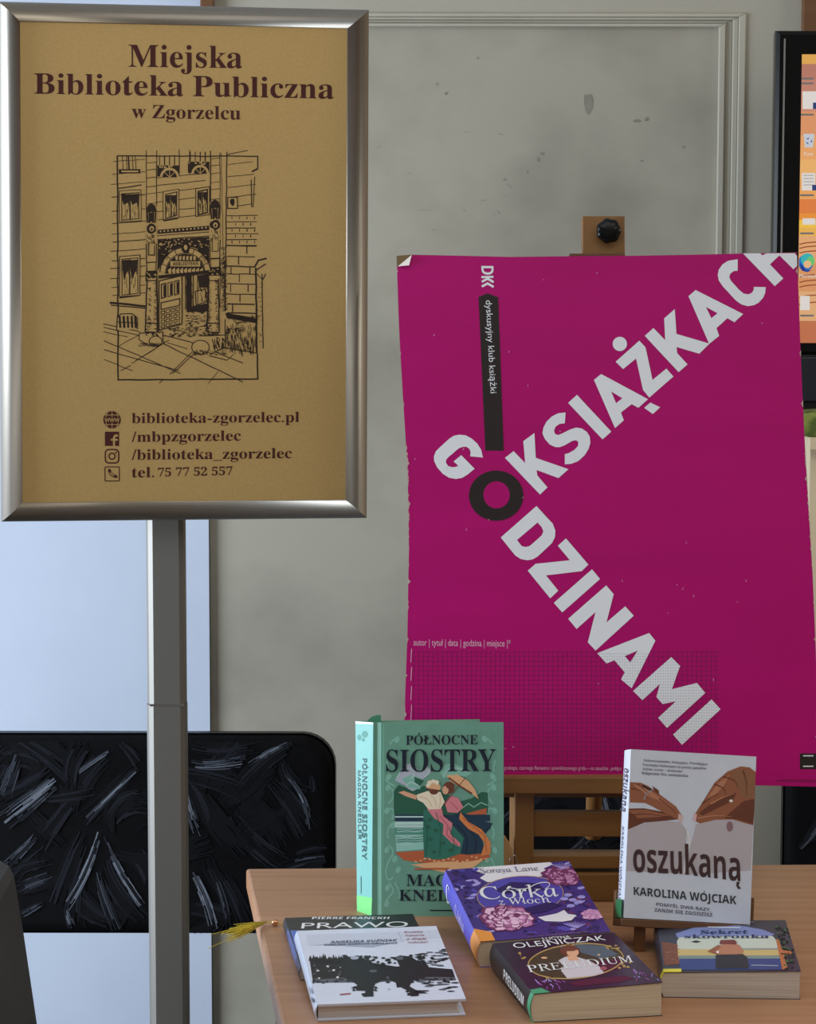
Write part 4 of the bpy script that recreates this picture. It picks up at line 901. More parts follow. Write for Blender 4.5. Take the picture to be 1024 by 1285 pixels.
m_ = MB(); arc_p = [(-0.026 + 0.012 * math.cos(a) + .006, h - 0.001 + 0.0075 * math.sin(a)) for a in [PI * k / 8 for k in range(5, 9)]]
pts = [(-0.017, h - .004), (-0.0165, h + .001), (-0.0125, h + 0.0048), (-0.006, h + 0.0072), (-0.001, h + 0.0068), (-0.001, h - .004)]
m_.prism(pts, -0.0285, -0.0265, teal_in); m_.build('head_cap', BS)

# --- wooden book rest behind it
BR = thing('book_rest', 'small pale wooden book rest with wire clip behind the green hardback', 'book rest', loc=(0.05, 3.33, zt))
m_ = MB(); xr = at_y(645, 1080, 3.30)[0] - 0.05; ztop = at_y(640, 1055, 3.30)[2] - zt
pts = [(-0.075, 0), (xr, 0), (xr, ztop - 0.022), (xr - 0.003, ztop - 0.012), (xr - 0.010, ztop), (-0.065, ztop), (-0.075, ztop - 0.012)]
m_.prism(pts, -0.012, 0.0, wood_tan, axis='y'); m_.build('panel', BR, 0.001)
m_ = MB(); m_.box((0.028, -0.132, 0), (0.062, -0.013, 0.020), wood_tan); m_.build('foot', BR, 0.002)
m_ = MB(); m_.tube([(xr - .005, -0.014, ztop - 0.05), (xr - .004, -0.02, ztop - 0.024), (xr + .001, -0.02, ztop - 0.019), (xr + .004, -0.02, ztop - 0.026), (xr + .004, -0.014, ztop - 0.05)], 0.0011, steel, 8); m_.build('wire_clip', BR)

# --- white paperback with the two hands, on its own stand
OR = np.array([[0.994, 0.0524, 0.0961], [0.0804, 0.2465, -0.9658], [-0.0743, 0.9677, 0.2408]])
OR[:, 0] /= np.linalg.norm(OR[:, 0]); OR[:, 1] -= OR[:, 0] * np.dot(OR[:, 0], OR[:, 1]); OR[:, 1] /= np.linalg.norm(OR[:, 1]); OR[:, 2] = np.cross(OR[:, 0], OR[:, 1])
OCEN, ow, oh, ot = np.array((0.3138, 3.1193, 0.8745)), 0.1411, 0.1856, 0.045
oorg = OCEN - OR[:, 0] * ow / 2 - OR[:, 1] * oh / 2 - OR[:, 2] * ot
BO = thing('paperback_book', 'white paperback with two brown hands tearing paper, propped on a wooden stand', 'book', matrix=frame(oorg, OR[:, 0], OR[:, 1], OR[:, 2]), group=G)
white_c = mat('white_cover', (210, 216, 230), 0.38, rgb2=(204, 210, 225), scale=(40, 40, 40))
sp_ = paperback(BO, ow, oh, ot, ot, white_c, white_c, page_white, 0.002)
zo = (750, 920, 3.737)
mo_s = smap([(797, 938), (782.5, 1151), (769.5, 1154), (780.5, 944.6)], oh, ot, 0.0026, zo)
greyt = ink('grey_violet', (98, 94, 112)); 
text(sp_, mo_s, 'oszukaną', (134, 182), (112, 412), (27, 2), greyt, 'bold', 1, metric='x'); text(sp_, mo_s, 'KAROLINA WÓJCIAK', (118, 486), (95, 810), (13, 1), greyt, 'bold', 1)
sp_.build('spine', BO)
c2 = cover(ow, oh, ot, ot, white_c); m2 = cmap([(797, 937.5), (951, 951.5), (939.5, 1158), (783, 1151)], ow, oh, ot, ot, zo)
paperc = ink('grey_paper', (184, 176, 184)); sk1 = ink('brown_skin', (150, 92, 66)); sk2 = ink('dark_brown_skin', (106, 58, 42)); sk3 = ink('light_brown_skin', (182, 124, 96)); umber = ink('umber', (66, 44, 46))
fill(c2, m2, [(146, 446), (240, 412), (330, 405), (398, 412), (428, 452), (418, 560), (404, 655), (130, 640)], paperc, 1); fill(c2, m2, [(470, 425), (560, 402), (640, 404), (732, 432), (716, 640), (410, 660), (440, 540)], paperc, 1)
fill(c2, m2, [(150, 345), (230, 345), (330, 366), (395, 368), (404, 398), (330, 405), (230, 412), (146, 446)], sk2, 2); fill(c2, m2, [(150, 352), (240, 352), (330, 376), (395, 374), (300, 388), (200, 392)], sk1, 3)
fill(c2, m2, [(163, 220), (215, 224), (250, 240), (300, 278), (380, 340), (404, 380), (388, 402), (330, 372), (268, 336), (235, 320), (163, 316)], sk1, 3); fill(c2, m2, [(180, 232), (230, 240), (300, 292), (370, 345), (300, 310), (230, 280)], sk3, 4); fill(c2, m2, [(270, 240), (300, 262), (302, 282), (280, 266)], sk2, 4)
stroke(c2, m2, [(222, 238), (268, 262)], 9, ink('ring_black', (40, 34, 36)), 5); stroke(c2, m2, [(268, 262), (240, 275), (230, 305)], 6, ink('ring_silver', (150, 150, 158)), 5)
fill(c2, m2, [(464, 380), (510, 310), (560, 232), (620, 182), (680, 160), (720, 166), (747, 188), (745, 290), (731, 432), (690, 420), (640, 404), (560, 404), (490, 420), (464, 408)], sk1, 2)
fill(c2, m2, [(485, 372), (540, 330), (600, 296), (660, 280), (640, 318), (560, 356), (500, 384)], sk2, 3); fill(c2, m2, [(640, 180), (700, 175), (744, 200), (742, 300), (690, 310), (660, 260)], ink('tan_skin', (140, 96, 70)), 3); fill(c2, m2, [(690, 320), (742, 310), (731, 428), (660, 404), (600, 396)], sk2, 3); fill(c2, m2, [(520, 310), (570, 240), (630, 196), (600, 250), (550, 300)], sk3, 3); fill(c2, m2, ell(633, 318, 9, 7, 8), ink('paper_glint', (236, 226, 222)), 5)
fill(c2, m2, ell(625, 436, 15, 24, 12), ink('mauve_spot', (140, 108, 116)), 3); fill(c2, m2, [(462, 372), (476, 378), (470, 412), (456, 404)], ink('nail_pink', (214, 180, 178)), 4); fill(c2, m2, [(390, 372), (410, 384), (404, 414), (388, 402)], ink('nail_pink', (214, 180, 178)), 4)
for pts in ([(560, 240), (600, 260), (610, 300)], [(600, 205), (650, 225), (668, 262)], [(500, 330), (540, 300), (580, 285)], [(690, 180), (705, 240), (700, 300)], [(640, 390), (690, 372), (735, 380)]): stroke(c2, m2, smooth(pts), 6, sk2, 5, True)
for pts in ([(170, 250), (215, 262), (250, 300)], [(200, 230), (225, 250), (262, 290)], [(300, 300), (340, 330), (380, 372)], [(160, 375), (240, 372), (330, 385)]): stroke(c2, m2, smooth(pts), 5, sk2, 5, True)
for pts in ([(540, 330), (600, 300), (650, 285)], [(480, 395), (560, 385), (640, 392)]): stroke(c2, m2, smooth(pts), 7, sk3, 5, True)
stroke(c2, m2, smooth([(428, 455), (440, 500), (425, 560), (412, 650)]), 5, ink('paper_glint', (236, 226, 222)), 4)
text(c2, m2, 'oszu', (172, 645), (402, 656), (0, -106), umber, 'bold', 5, metric='x', res=6); text(c2, m2, 'kaną', (417, 658), (668, 690), (0, -104), umber, 'bold', 5, metric='x', res=6)
text(c2, m2, 'KAROLINA WÓJCIAK', (172, 754), (648, 796), (0, -38), ink('charcoal', (52, 54, 62)), 'bold', 5); text(c2, m2, 'POMYŚL DWA RAZY,', (277, 805), (530, 830), (0, -15), greyt, 'bold', 5); text(c2, m2, 'ZANIM SIĘ ZGODZISZ', (268, 832), (538, 854), (0, -16), greyt, 'bold', 5)
for i, (s, a, b) in enumerate((('Niekonwencjonalna. Intrygująca. Prowokująca.', 230, 532), ('Fascynująco balansująca na granicy gatunków.', 226, 526), ('Jedynie szczera – doskonała!', 224, 412), ('Małgorzata Tinc, recenzentka', 222, 438))): text(c2, m2, s, (a, 124 + i * 20), (b, 124 + i * 20 + (b - a) * .09), (0, -12), greyt, 'italic' if i < 3 else 'bold', 5)
c2.build('front_cover', BO)
m_ = MB()
for zz, q in (('f', [(125, 796), (128, 796), (126, 874), (122, 874)]),): pass
m_.box((-0.0034, 0.0, 0.004), (-0.0028, 0.020, ot - 0.001), mat('green_label', (34, 112, 70), 0.45)); m_.build('spine_label', BO)
# the stand under it
SO_o = np.array((0.30, 3.17, zt))
SO = thing('book_stand', 'dark wooden stand propping up the white paperback with hands', 'book stand', loc=tuple(SO_o))
def O_(x, y, z): return tuple(oorg + OR[:, 0] * x + OR[:, 1] * y + OR[:, 2] * z - SO_o)
def obox(m_, a, b, mtl):
    v = [O_(x, y, z) for z in (a[2], b[2]) for y in (a[1], b[1]) for x in (a[0], b[0])]
    return m_.add(v, [(0, 2, 3, 1), (4, 5, 7, 6), (0, 1, 5, 4), (2, 6, 7, 3), (0, 4, 6, 2), (1, 3, 7, 5)], mtl)
m_ = MB(); obox(m_, (-0.003, -0.0095, -0.012), (ow + 0.014, -0.0006, ot + 0.001), wood_dark); m_.build('ledge', SO, 0.001)
m_ = MB(); obox(m_, (-0.003, -0.0006, -0.012), (ow + 0.014, 0.030, -0.001), wood_dark); obox(m_, (0.03, 0.0301, -0.012), (ow - 0.03, 0.13, -0.001), wood_dark); m_.build('back_panel', SO, 0.001)
for x in (0.02, ow - 0.02):
    p = np.array(O_(x, -0.0095, ot - 0.012)); m_ = MB(); m_.box((p[0] - .006, p[1] - .006, 0), (p[0] + .006, p[1] + .006, p[2] + 0.002), wood_dark); m_.build('foot', SO)
p = np.array(O_(ow / 2, 0.11, -0.012)); m_ = MB(); m_.tube([p, (p[0] + 0.01, p[1] + 0.03, 0.006)], 0.006, wood_dark, 8); m_.build('prop_strut', SO)

# --- black paperback lying under the white hardback
w, h, t = 0.146, 0.2043, 0.0158
BP = thing('paperback_book', 'black paperback with blue spine, mostly hidden under the white hardback', 'book', matrix=lay(-0.1131, 2.979, 0.1266, 0), group=G)
blk = mat('black_cover', (26, 26, 28), 0.35, rgb2=(34, 34, 38), scale=(40, 40, 40)); bl_sp = mat('blue_black_spine', (30, 32, 40), 0.4, rgb2=(76, 92, 150), scale=(14, 12, 40), contrast=(0.46, 0.60))
paperback(BP, w, h, t, t, bl_sp, blk, page_white, 0.002).build('spine', BP)
zw = (340, 1130, 3.938)
c3 = cover(w, h, t, t, blk); m3 = cmap([(357.5, 1152), (522.5, 1146.3), (548, 1206), (377.5, 1212)], w, h, t, t, zw)
wht = ink('paper_white', (226, 228, 230))
text(c3, m3, 'PIERRE FRANCKH', (204, 93), (595, 91), (6, -11), wht, 'bold', 1); text(c3, m3, 'PRAWO', (150, 140), (688, 130), (5, -27), wht, 'sans', 1)
fill(c3, m3, [(95, 150), (140, 150), (170, 260), (160, 330), (120, 240)], ink('blue_glow', (92, 116, 190)), 1)
c3.build('front_cover', BP)

# --- white hardback leaning on it
w, h, t = 0.151, 0.2051, 0.0186
BW = thing('hardcover_book', 'white hardback with two dark figures leaning over snow, front left', 'book', matrix=lay(-0.0901, 2.8279, 0.1399, 0.1122), group=G)
wcov = mat('white_gloss_cover', (214, 222, 242), 0.25, rgb2=(208, 217, 238), scale=(30, 30, 30))
m_ = MB(); m_.box((-0.001, 0, 0), (w, h, 0.0024), wcov); m_.build('back_cover', BW, 0.0006)
m_ = MB(); o = arc(0.003, t, 0); i = arc(0.0012, t, 0); m_.prism([(x - .001, z) for x, z in o] + [(x - .0008, z) for x, z in i[::-1]], 0, h, wcov, axis='y')
ms_ = smap([(372, 1168), (400, 1261), (398.5, 1281), (371, 1172)], h, t, 0.0042, zw)
for a, b in (((180, 330), (192, 372)), ((196, 400), (214, 452))): stroke(m_, ms_, [a, b], 5, ink('spine_grey', (120, 130, 150)), 1)
m_.build('spine', BW)
m_ = MB(); fore = [(w - 0.005 - 0.0035 * math.sin(PI * k / 6), 0.0024 + (t - .0048) * k / 6) for k in range(7)]
m_.prism(([(0.0, 0.0024)] + fore + [(0.0, t - 0.0024)])[::-1], 0.003, h - 0.003, page_white, axis='y'); m_.build('pages', BW)
c4 = MB(); c4.box((-0.001, 0, t - 0.0024), (w, h, t), wcov); m4 = cmap([(373, 1168), (548, 1163), (585.8, 1254.4), (401, 1260.8)], w, h, t, t, zw, lift=0.0001)
ice = ink('ice_grey', (198, 206, 226), .35); fog = ink('fog_grey', (164, 173, 196), .35); dusk = ink('dusk_black', (30, 33, 40), .35); mid = ink('slate_grey', (88, 94, 106), .35); red = ink('dull_red', (158, 88, 98), .35)
fill(c4, m4, [(170, 170), (640, 158), (838, 150), (850, 185), (640, 205), (400, 200), (180, 220)], ice, 1); fill(c4, m4, [(185, 225), (400, 205), (600, 215), (500, 235), (250, 222)], fog, 2)
fill(c4, m4, [(190, 290), (230, 285), (300, 300), (370, 280), (440, 300), (560, 320), (620, 330), (700, 330), (790, 335), (900, 345), (918, 398), (690, 400), (600, 395), (430, 405), (210, 405)], dusk, 2)
for _ in range(40): x = rnd.uniform(190, 380); fill(c4, m4, [(x - 7, 300), (x, rnd.uniform(262, 285)), (x + 7, 300)], dusk, 2)
for _ in range(22): x, y = rnd.uniform(215, 420), rnd.uniform(300, 390); fill(c4, m4, blob(x, y, 7, 4, 7), mid if rnd.random() < .6 else wht, 3)
fill(c4, m4, [(215, 395), (420, 380), (640, 380), (910, 385), (918, 400), (690, 402), (430, 408), (215, 408)], mid, 3)
fill(c4, m4, [(345, 310), (375, 285), (430, 275), (460, 290), (500, 320), (560, 350), (580, 370), (570, 395), (520, 415), (510, 440), (512, 478), (472, 478), (470, 450), (424, 448), (430, 420), (400, 400), (350, 380)], dusk, 4)
fill(c4, m4, [(605, 290), (640, 276), (690, 282), (730, 305), (780, 325), (790, 370), (760, 390), (700, 400), (690, 430), (735, 455), (735, 475), (695, 478), (690, 455), (640, 430), (620, 410), (585, 395), (590, 360), (640, 330), (625, 300)], dusk, 4)

for _ in range(90):
    x = rnd.uniform(200, 900); fill(c4, m4, blob(x, rnd.choice((rnd.uniform(286, 312), rnd.uniform(392, 410))), rnd.uniform(5, 14), rnd.uniform(3, 7), 7, .35), dusk, 4)
for _ in range(60):
    x = rnd.uniform(350, 780); y = 300 + abs(x - 570) * -.06 + rnd.uniform(-14, 16) + (24 if 520 < x < 640 else 0); fill(c4, m4, blob(x, y, rnd.uniform(5, 12), rnd.uniform(3, 7), 7, .35), dusk, 4)
for x0_, y0_ in ((425, 440), (470, 470), (512, 440), (640, 425), (690, 462), (735, 462)):
    for _ in range(7): fill(c4, m4, blob(x0_ + rnd.uniform(-14, 14), y0_ + rnd.uniform(-12, 12), 9, 5, 7, .35), dusk, 4)
fill(c4, m4, ell(415, 288, 22, 9, 10), fog, 5); fill(c4, m4, ell(640, 290, 20, 10, 10), mid, 5); fill(c4, m4, ell(508, 354, 20, 7, 10), mid, 5)
for _ in range(50):
    x, y = rnd.uniform(720, 900), rnd.uniform(245, 330) if rnd.random() < .5 else rnd.uniform(405, 462); xo = (y - 150) * 0.24
    fill(c4, m4, blob(min(x + xo * .3, 820 + (y - 130) * .38), y, 20, 3.2, 8), dusk if rnd.random() < .6 else mid, 3)
for _ in range(8): x, y = rnd.uniform(320, 620), rnd.uniform(415, 450); fill(c4, m4, blob(x, y, 8, 3, 7), fog, 3)
stroke(c4, m4, [(345, 468), (398, 463)], 6, red, 4)
text(c4, m4, 'ANGELIKA KUŹNIAK', (292, 214), (622, 206), (4, -11), ink('steel', (70, 78, 100), .35), 'bold', 4); text(c4, m4, 'EWELINA KARPACZ-OBOŁADZE', (262, 226), (625, 218), (3, -8), ink('steel', (70, 78, 100), .35), 'bold', 4)
for i, s in enumerate(('Krótka', 'historia', 'o długiej', 'miłości')): text(c4, m4, s, (660 + i * 6, 166 + i * 17), (752 + i * 8, 164 + i * 17), (3, -11), red, 'sans', 4)
stroke(c4, m4, [(632, 160), (650, 210)], 2, fog, 4)
c4.build('front_cover', BW)

# --- purple floral paperback, head end raised
def petal(mb, mp, x, y, r, rot, mtl, layr, sq=0.6): fill(mb, mp, [(x + math.cos(rot) * a - math.sin(rot) * b, y + (math.sin(rot) * a + math.cos(rot) * b) * sq) for a, b in ((0, 0), (r * .4, -r * .26), (r * .85, -r * .24), (r, 0), (r * .85, r * .24), (r * .4, r * .26))], mtl, layr)
pinkL = ink('petal_pale', (226, 186, 214)); pinkM = ink('petal_pink', (190, 128, 172)); pinkD = ink('petal_plum', (112, 52, 92)); vio = ink('violet', (84, 74, 168)); dvio = ink('dark_violet', (46, 36, 92)); pur = ink('purple_shadow', (58, 36, 72)); lav = ink('lavender', (160, 150, 214))
def flower(mb, mp, x, y, r, layr, pal=(pinkD, pinkM, pinkL), sq=0.5):
    for ring_, (rr_, n) in enumerate(((1.0, 13), (0.80, 11), (0.58, 9), (0.36, 6))):
        for k in range(n):
            rr2, an = r * rr_ * rnd.uniform(.82, 1.12), 2 * PI * k / n + ring_ * .4 + rnd.uniform(-.12, .12)
            petal(mb, mp, x, y, rr2, an, pal[0], layr + ring_, sq)
            petal(mb, mp, x + r * .03, y, rr2 * .90, an + .03, pal[1] if (k + ring_) % 2 else pal[2], layr + ring_, sq)
            if (k + ring_) % 2: petal(mb, mp, x + math.cos(an) * rr2 * .3, y + math.sin(an) * rr2 * .3 * sq, rr2 * .5, an + .1, pal[2], layr + ring_, sq * .8)
    fill(mb, mp, blob(x, y, r * .12, r * .07, 9, .2), pal[0], layr + 4)
w, h, t0, t1 = 0.1445, 0.2023, 0.0300, 0.0350
BC = thing('paperback_book', 'thick purple paperback with pink flowers and orange spine label, centre of table', 'book', matrix=lay(0.0782, 3.0317, 0.1774, 0.1572), group=G)
vcov = mat('violet_cover', (70, 56, 130), 0.35, rgb2=(60, 46, 116), scale=(50, 50, 50)); vsp = mat('blue_violet_spine', (92, 86, 190), 0.35)
sp_ = paperback(BC, w, h, t0, t1, vsp, vsp, page_cream, 0.003)
zc = (540, 1070, 4.096)
msp = Map([(0, 0), (100, 0), (100, 15), (0, 15)], [(-0.0036, h, t0), (-0.0036, 0, t0), (-0.0036, 0, 0), (-0.0036, h, 0)], 0.0001)
text(sp_, msp, 'C', (12, 12.5), (21, 12.5), (0, -10), wht, 'roman', 1); text(sp_, msp, 'Córka', (38, 11), (64, 11), (0, -7), ink('soft_lilac', (190, 186, 230)), 'roman', 1)
sp_.build('spine', BC)
c5 = cover(w, h, t0, t1, vcov); m5 = cmap([(561, 1092), (716, 1080), (772, 1168), (603, 1181)], w, h, t0, t1, zc)
fill(c5, m5, [(225, 80), (420, 62), (620, 45), (640, 60), (590, 80), (640, 110), (500, 130), (300, 150), (260, 130), (290, 110), (230, 100)], ink('cover_white', (222, 218, 224)), 1)
for _ in range(46):
    x, y = rnd.uniform(100, 240), rnd.uniform(85, 330); x += (y - 90) * .4
    if x > 255 + (y - 150) * .2 and 130 < y < 290: continue
    fill(c5, m5, blob(x, y, rnd.uniform(10, 26), rnd.uniform(4, 9), 9, .15, rnd.uniform(-.5, .5)), rnd.choice((dvio, dvio, pur, vio, lav)), 2)
for _ in range(70):
    x, y = rnd.uniform(610, 740), rnd.uniform(50, 390); x += (y - 50) * .42
    if x > 715 + (y - 40) * .62: continue
    fill(c5, m5, blob(x, y, rnd.uniform(8, 24), rnd.uniform(3, 8), 9, .15, rnd.uniform(-.5, .5)), rnd.choice((dvio, pur, vio, lav, pinkD)), 2)
for _ in range(46): fill(c5, m5, blob(rnd.uniform(270, 880), rnd.uniform(330, 415), rnd.uniform(12, 30), rnd.uniform(4, 9), 9, .15), rnd.choice((dvio, pur, vio, dvio, lav)), 2)
q = ell(470, 216, 226, 96, 36, -.06); fill(c5, m5, q, ink('oval_violet', (82, 72, 166)), 4); stroke(c5, m5, q + [q[0]], 3.5, ink('oval_gold', (186, 150, 110)), 5); fill(c5, m5, [(340, 190), (420, 150), (560, 155), (600, 190), (480, 200), (380, 215)], dvio, 5); fill(c5, m5, [(480, 285), (620, 250), (690, 265), (600, 300), (520, 312)], dvio, 5)
flower(c5, m5, 395, 335, 150, 6); flower(c5, m5, 690, 118, 110, 6, (pinkD, pinkD, pinkM)); flower(c5, m5, 850, 315, 60, 6, (pinkM, pinkL, pinkM))
fill(c5, m5, [(560, 330), (660, 310), (700, 292), (720, 312), (765, 318), (740, 345), (640, 360), (690, 352), (600, 350)], ink('cover_white', (222, 218, 224)), 7)
for x, y in ((720, 215), (745, 240), (790, 225), (735, 270), (780, 250), (700, 235)): fill(c5, m5, ell(x, y, 22, 9, 10), lav, 7)
for k in range(9): stroke(c5, m5, [(770, 385), (700 + k * 14, 352 + abs(k - 4) * 3)], 4, lav, 7); stroke(c5, m5, [(690, 85), (630 + k * 14, 55 + abs(k - 4) * 2)], 3, lav, 11)
text(c5, m5, 'Soraya Lane', (268, 108), (566, 92), (-10, -24), ink('ink_slate', (88, 86, 110)), 'roman', 8)
text(c5, m5, 'Córka', (266, 240), (672, 222), (-14, -62), wht, 'roman', 9, res=6); text(c5, m5, 'z Włoch', (360, 268), (632, 254), (-8, -32), wht, 'roman', 9)
stroke(c5, m5, bez((408, 178), (470, 196), (520, 178), 8) + bez((520, 178), (560, 150), (610, 152), 8) + bez((610, 152), (640, 160), (600, 186), 8), 3.6, wht, 9)
c5.build('front_cover', BC)
m_ = MB(); om = mat('orange_label', (222, 146, 66), 0.5); o = arc(0.0042, t0 + .0004, 0)
m_.prism(o + [(0, 0), (-.0036, t0 * .5)][:0] + [(x + .0004, z) for x, z in arc(0.0037, t0, 0)][::-1], -0.0003, 0.034, om, axis='y'); m_.hexa([(-0.0006, -.0003, t0), (.016, -.0003, t0 + .0006), (.016, .022, t0 + .0006), (-0.0006, .034, t0)], [(-0.0006, -.0003, t0 + .0007), (.016, -.0003, t0 + .0013), (.016, .022, t0 + .0013), (-0.0006, .034, t0 + .0007)], om); m_.build('spine_label', BC)

# --- dark paperback with the gold oval portrait
w, h, t0, t1 = 0.1345, 0.1985, 0.0296, 0.0354
BQ = thing('paperback_book', 'thick dark purple paperback with a gold oval portrait and green label', 'book', matrix=lay(0.1278, 2.8258, 0.1812, 0), group=G)
dk = mat('aubergine_cover', (42, 32, 54), 0.32, rgb2=(52, 28, 56), scale=(20, 20, 20)); dks = mat('black_spine', (26, 24, 32), 0.35)
sp_ = paperback(BQ, w, h, t0, t1, dks, dks, page_cream, 0.003); zp = (600, 1140, 3.938)
msq = smap([(619.5, 1185.5), (667, 1242), (668.5, 1277), (620, 1214)], h, t0, 0.0036, zp)
text(sp_, msq, 'PRELUDIUM', (138, 330), (233, 455), (1, -46), wht, 'bold', 1); fill(sp_, msq, [(71, 215), (78, 222), (79, 268), (72, 260)], wht, 1)
text(sp_, msq, 'LUCYNA OLEJNICZAK', (86, 278), (128, 332), (0, -26), mid, 'sans', 1)
sp_.build('spine', BQ)
c6 = cover(w, h, t0, t1, dk); m6 = cmap([(619, 1185.2), (771, 1169.3), (830, 1233), (668.5, 1246.5)], w, h, t0, t1, zp)
goldi = ink('old_gold', (176, 146, 88)); ol = ink('olive_dark', (72, 58, 40)); dress = ink('dress_white', (206, 198, 206)); teald = ink('dusk_teal', (84, 98, 112)); wine = ink('wine', (84, 22, 52)); heather = ink('heather', (150, 84, 160))
q = ell(478, 262, 236, 84, 40, -.10); fill(c6, m6, q, ol, 1); fill(c6, m6, [(390, 195), (480, 176), (620, 186), (690, 230), (600, 250), (500, 220)], teald, 2); fill(c6, m6, [(560, 270), (700, 250), (708, 290), (620, 325), (520, 330)], wine, 2)
stroke(c6, m6, q + [q[0]], 6, goldi, 3)
for cx_, cy_ in ((225, 240), (660, 200), (720, 280), (330, 335), (440, 188)):
    for _ in range(9): fill(c6, m6, ell(cx_ + rnd.uniform(-34, 34), cy_ + rnd.uniform(-18, 18), rnd.uniform(4, 10), rnd.uniform(3, 6), 8), goldi if rnd.random() < .6 else ol, 4)
fill(c6, m6, [(400, 310), (430, 260), (520, 262), (600, 300), (610, 322), (560, 336), (430, 348)], dress, 4); fill(c6, m6, [(388, 262), (420, 244), (470, 240), (540, 262), (590, 290), (600, 320), (540, 335), (430, 345), (440, 300), (410, 285)], dress, 5); fill(c6, m6, ell(446, 214, 50, 28, 14), hair, 5); fill(c6, m6, ell(460, 222, 30, 22, 12), skin, 6); fill(c6, m6, [(430, 240), (480, 240), (490, 262), (440, 262)], skin, 6); fill(c6, m6, ell(446, 204, 38, 12, 12), hair, 7); fill(c6, m6, ell(320, 248, 16, 5, 8), peach, 3); fill(c6, m6, ell(590, 232, 8, 4, 8), peach, 3); fill(c6, m6, ell(610, 300, 18, 10, 8), red, 6)
for _ in range(34):
    x = rnd.choice((rnd.uniform(280, 420), rnd.uniform(760, 890))); y = rnd.uniform(360, 400) if x < 500 else rnd.uniform(322, 362); stroke(c6, m6, [(x, y), (x + rnd.uniform(-24, 24), y - rnd.uniform(4, 20))], 4, heather if rnd.random() < .6 else lav, 3)
fill(c6, m6, [(430, 370), (520, 350), (720, 335), (760, 350), (700, 365), (480, 385)], wine, 2)
text(c6, m6, 'OLEJNICZAK', (180, 204), (632, 158), (-16, -24), wht, 'sans', 8, res=5); text(c6, m6, 'LUCYNA', (318, 164), (452, 150), (-8, -14), wht, 'sans', 8); text(c6, m6, 'PANI NA WRZOSOWISKU', (214, 152), (536, 120), (-8, -11), ink('dusty_gold', (150, 116, 110)), 'sans', 8)
text(c6, m6, 'PRELUDIUM', (246, 320), (766, 268), (-14, -32), wht, 'roman', 9, res=5)
c6.build('front_cover', BQ)
m_ = MB(); gm = mat('jade_label', (70, 158, 118), 0.45)
m_.prism(arc(0.0042, t0 + .0004, 0) + [(x + .0004, z) for x, z in arc(0.0037, t0, 0)][::-1], -0.0003, 0.012, gm, axis='y'); m_.hexa([(-.0006, -.0003, t0), (.017, -.0003, t0 + .0008), (.011, .016, t0 + .0008), (-.0006, .014, t0)], [(-.0006, -.0003, t0 + .0007), (.017, -.0003, t0 + .0015), (.011, .016, t0 + .0015), (-.0006, .014, t0 + .0007)], gm); m_.build('spine_label', BQ)

# --- paperback with the woman at the sea, right
w, h, t0, t1 = 0.1418, 0.2088, 0.0268, 0.0306
BK = thing('paperback_book', 'paperback with a woman facing the sea and yellow label, lying at the right', 'book', matrix=lay(0.2675, 2.9171, -0.054, 0), group=G)
ngt = mat('night_blue_cover', (52, 58, 76), 0.32, rgb2=(44, 48, 62), scale=(40, 40, 40))
paperback(BK, w, h, t0, t1, ngt, ngt, page_grey, 0.004).build('spine', BK); zs = (810, 1140, 4.785)
c7 = cover(w, h, t0, t1, ngt); m7 = cmap([(825.7, 1156), (985.8, 1153.8), (1003.9, 1219.3), (832, 1220.5)], w, h, t0, t1, zs)
fill(c7, m7, [(180, 150), (300, 110), (560, 100), (700, 125), (775, 155), (700, 180), (190, 175)], ink('sky_violet', (126, 138, 192)), 1)
fill(c7, m7, [(186, 200), (200, 175), (400, 165), (760, 165), (790, 200), (800, 250), (190, 260)], ink('pale_sky', (198, 206, 196)), 2); fill(c7, m7, rect(190, 246, 806, 290), ink('sand_sky', (204, 180, 122)), 3); fill(c7, m7, rect(194, 284, 812, 310), ink('horizon_teal', (130, 146, 140)), 3); fill(c7, m7, rect(198, 304, 818, 372), ink('sea_blue', (60, 76, 132)), 4); fill(c7, m7, [(500, 240), (790, 240), (790, 250), (600, 252)], ink('cloud_grey', (150, 158, 150)), 4)
fill(c7, m7, [(95, 200), (188, 215), (200, 335), (110, 345)], ink('brick_brown', (122, 76, 60)), 2)
for _ in range(18): x, y = rnd.uniform(100, 185), rnd.uniform(210, 330); stroke(c7, m7, [(x, y), (x + 24, y)], 3, ink('brick_light', (158, 108, 88)), 3)
fill(c7, m7, [(780, 185), (800, 190), (850, 370), (815, 372)], ink('terracotta', (186, 112, 72)), 5); fill(c7, m7, [(800, 250), (870, 260), (880, 280), (810, 282)], ink('terracotta', (186, 112, 72)), 5)
for _ in range(60): y = rnd.uniform(90, 372); x = rnd.uniform(790, 860) + (y - 150) * .2; fill(c7, m7, blob(x, y, 9, 5, 7), rnd.choice((ink('leaf_dark', (34, 50, 40)), ink('leaf_green', (70, 110, 74)), ink('leaf_black', (26, 32, 32)))), 6)
fill(c7, m7, [(380, 262), (440, 222), (500, 212), (560, 222), (585, 262), (560, 282), (420, 278)], sk3, 6); fill(c7, m7, [(366, 262), (430, 222), (450, 232), (410, 264), (430, 282)], sk1, 7); fill(c7, m7, [(440, 216), (446, 192), (530, 190), (544, 206), (540, 220)], ink('hat_red', (120, 54, 52)), 7); fill(c7, m7, [(416, 282), (580, 278), (606, 300), (612, 366), (414, 366)], dusk, 7); fill(c7, m7, ell(428, 266, 8, 8, 8), wht, 8)
fill(c7, m7, [(270, 202), (300, 194), (330, 202), (300, 208)], dusk, 6)
text(c7, m7, 'Sekret', (328, 156), (610, 152), (2, -24), ink('title_blue', (38, 46, 92)), 'serif', 8); text(c7, m7, 'skowronka', (232, 182), (738, 180), (2, -22), ink('title_blue', (38, 46, 92)), 'serif', 8)

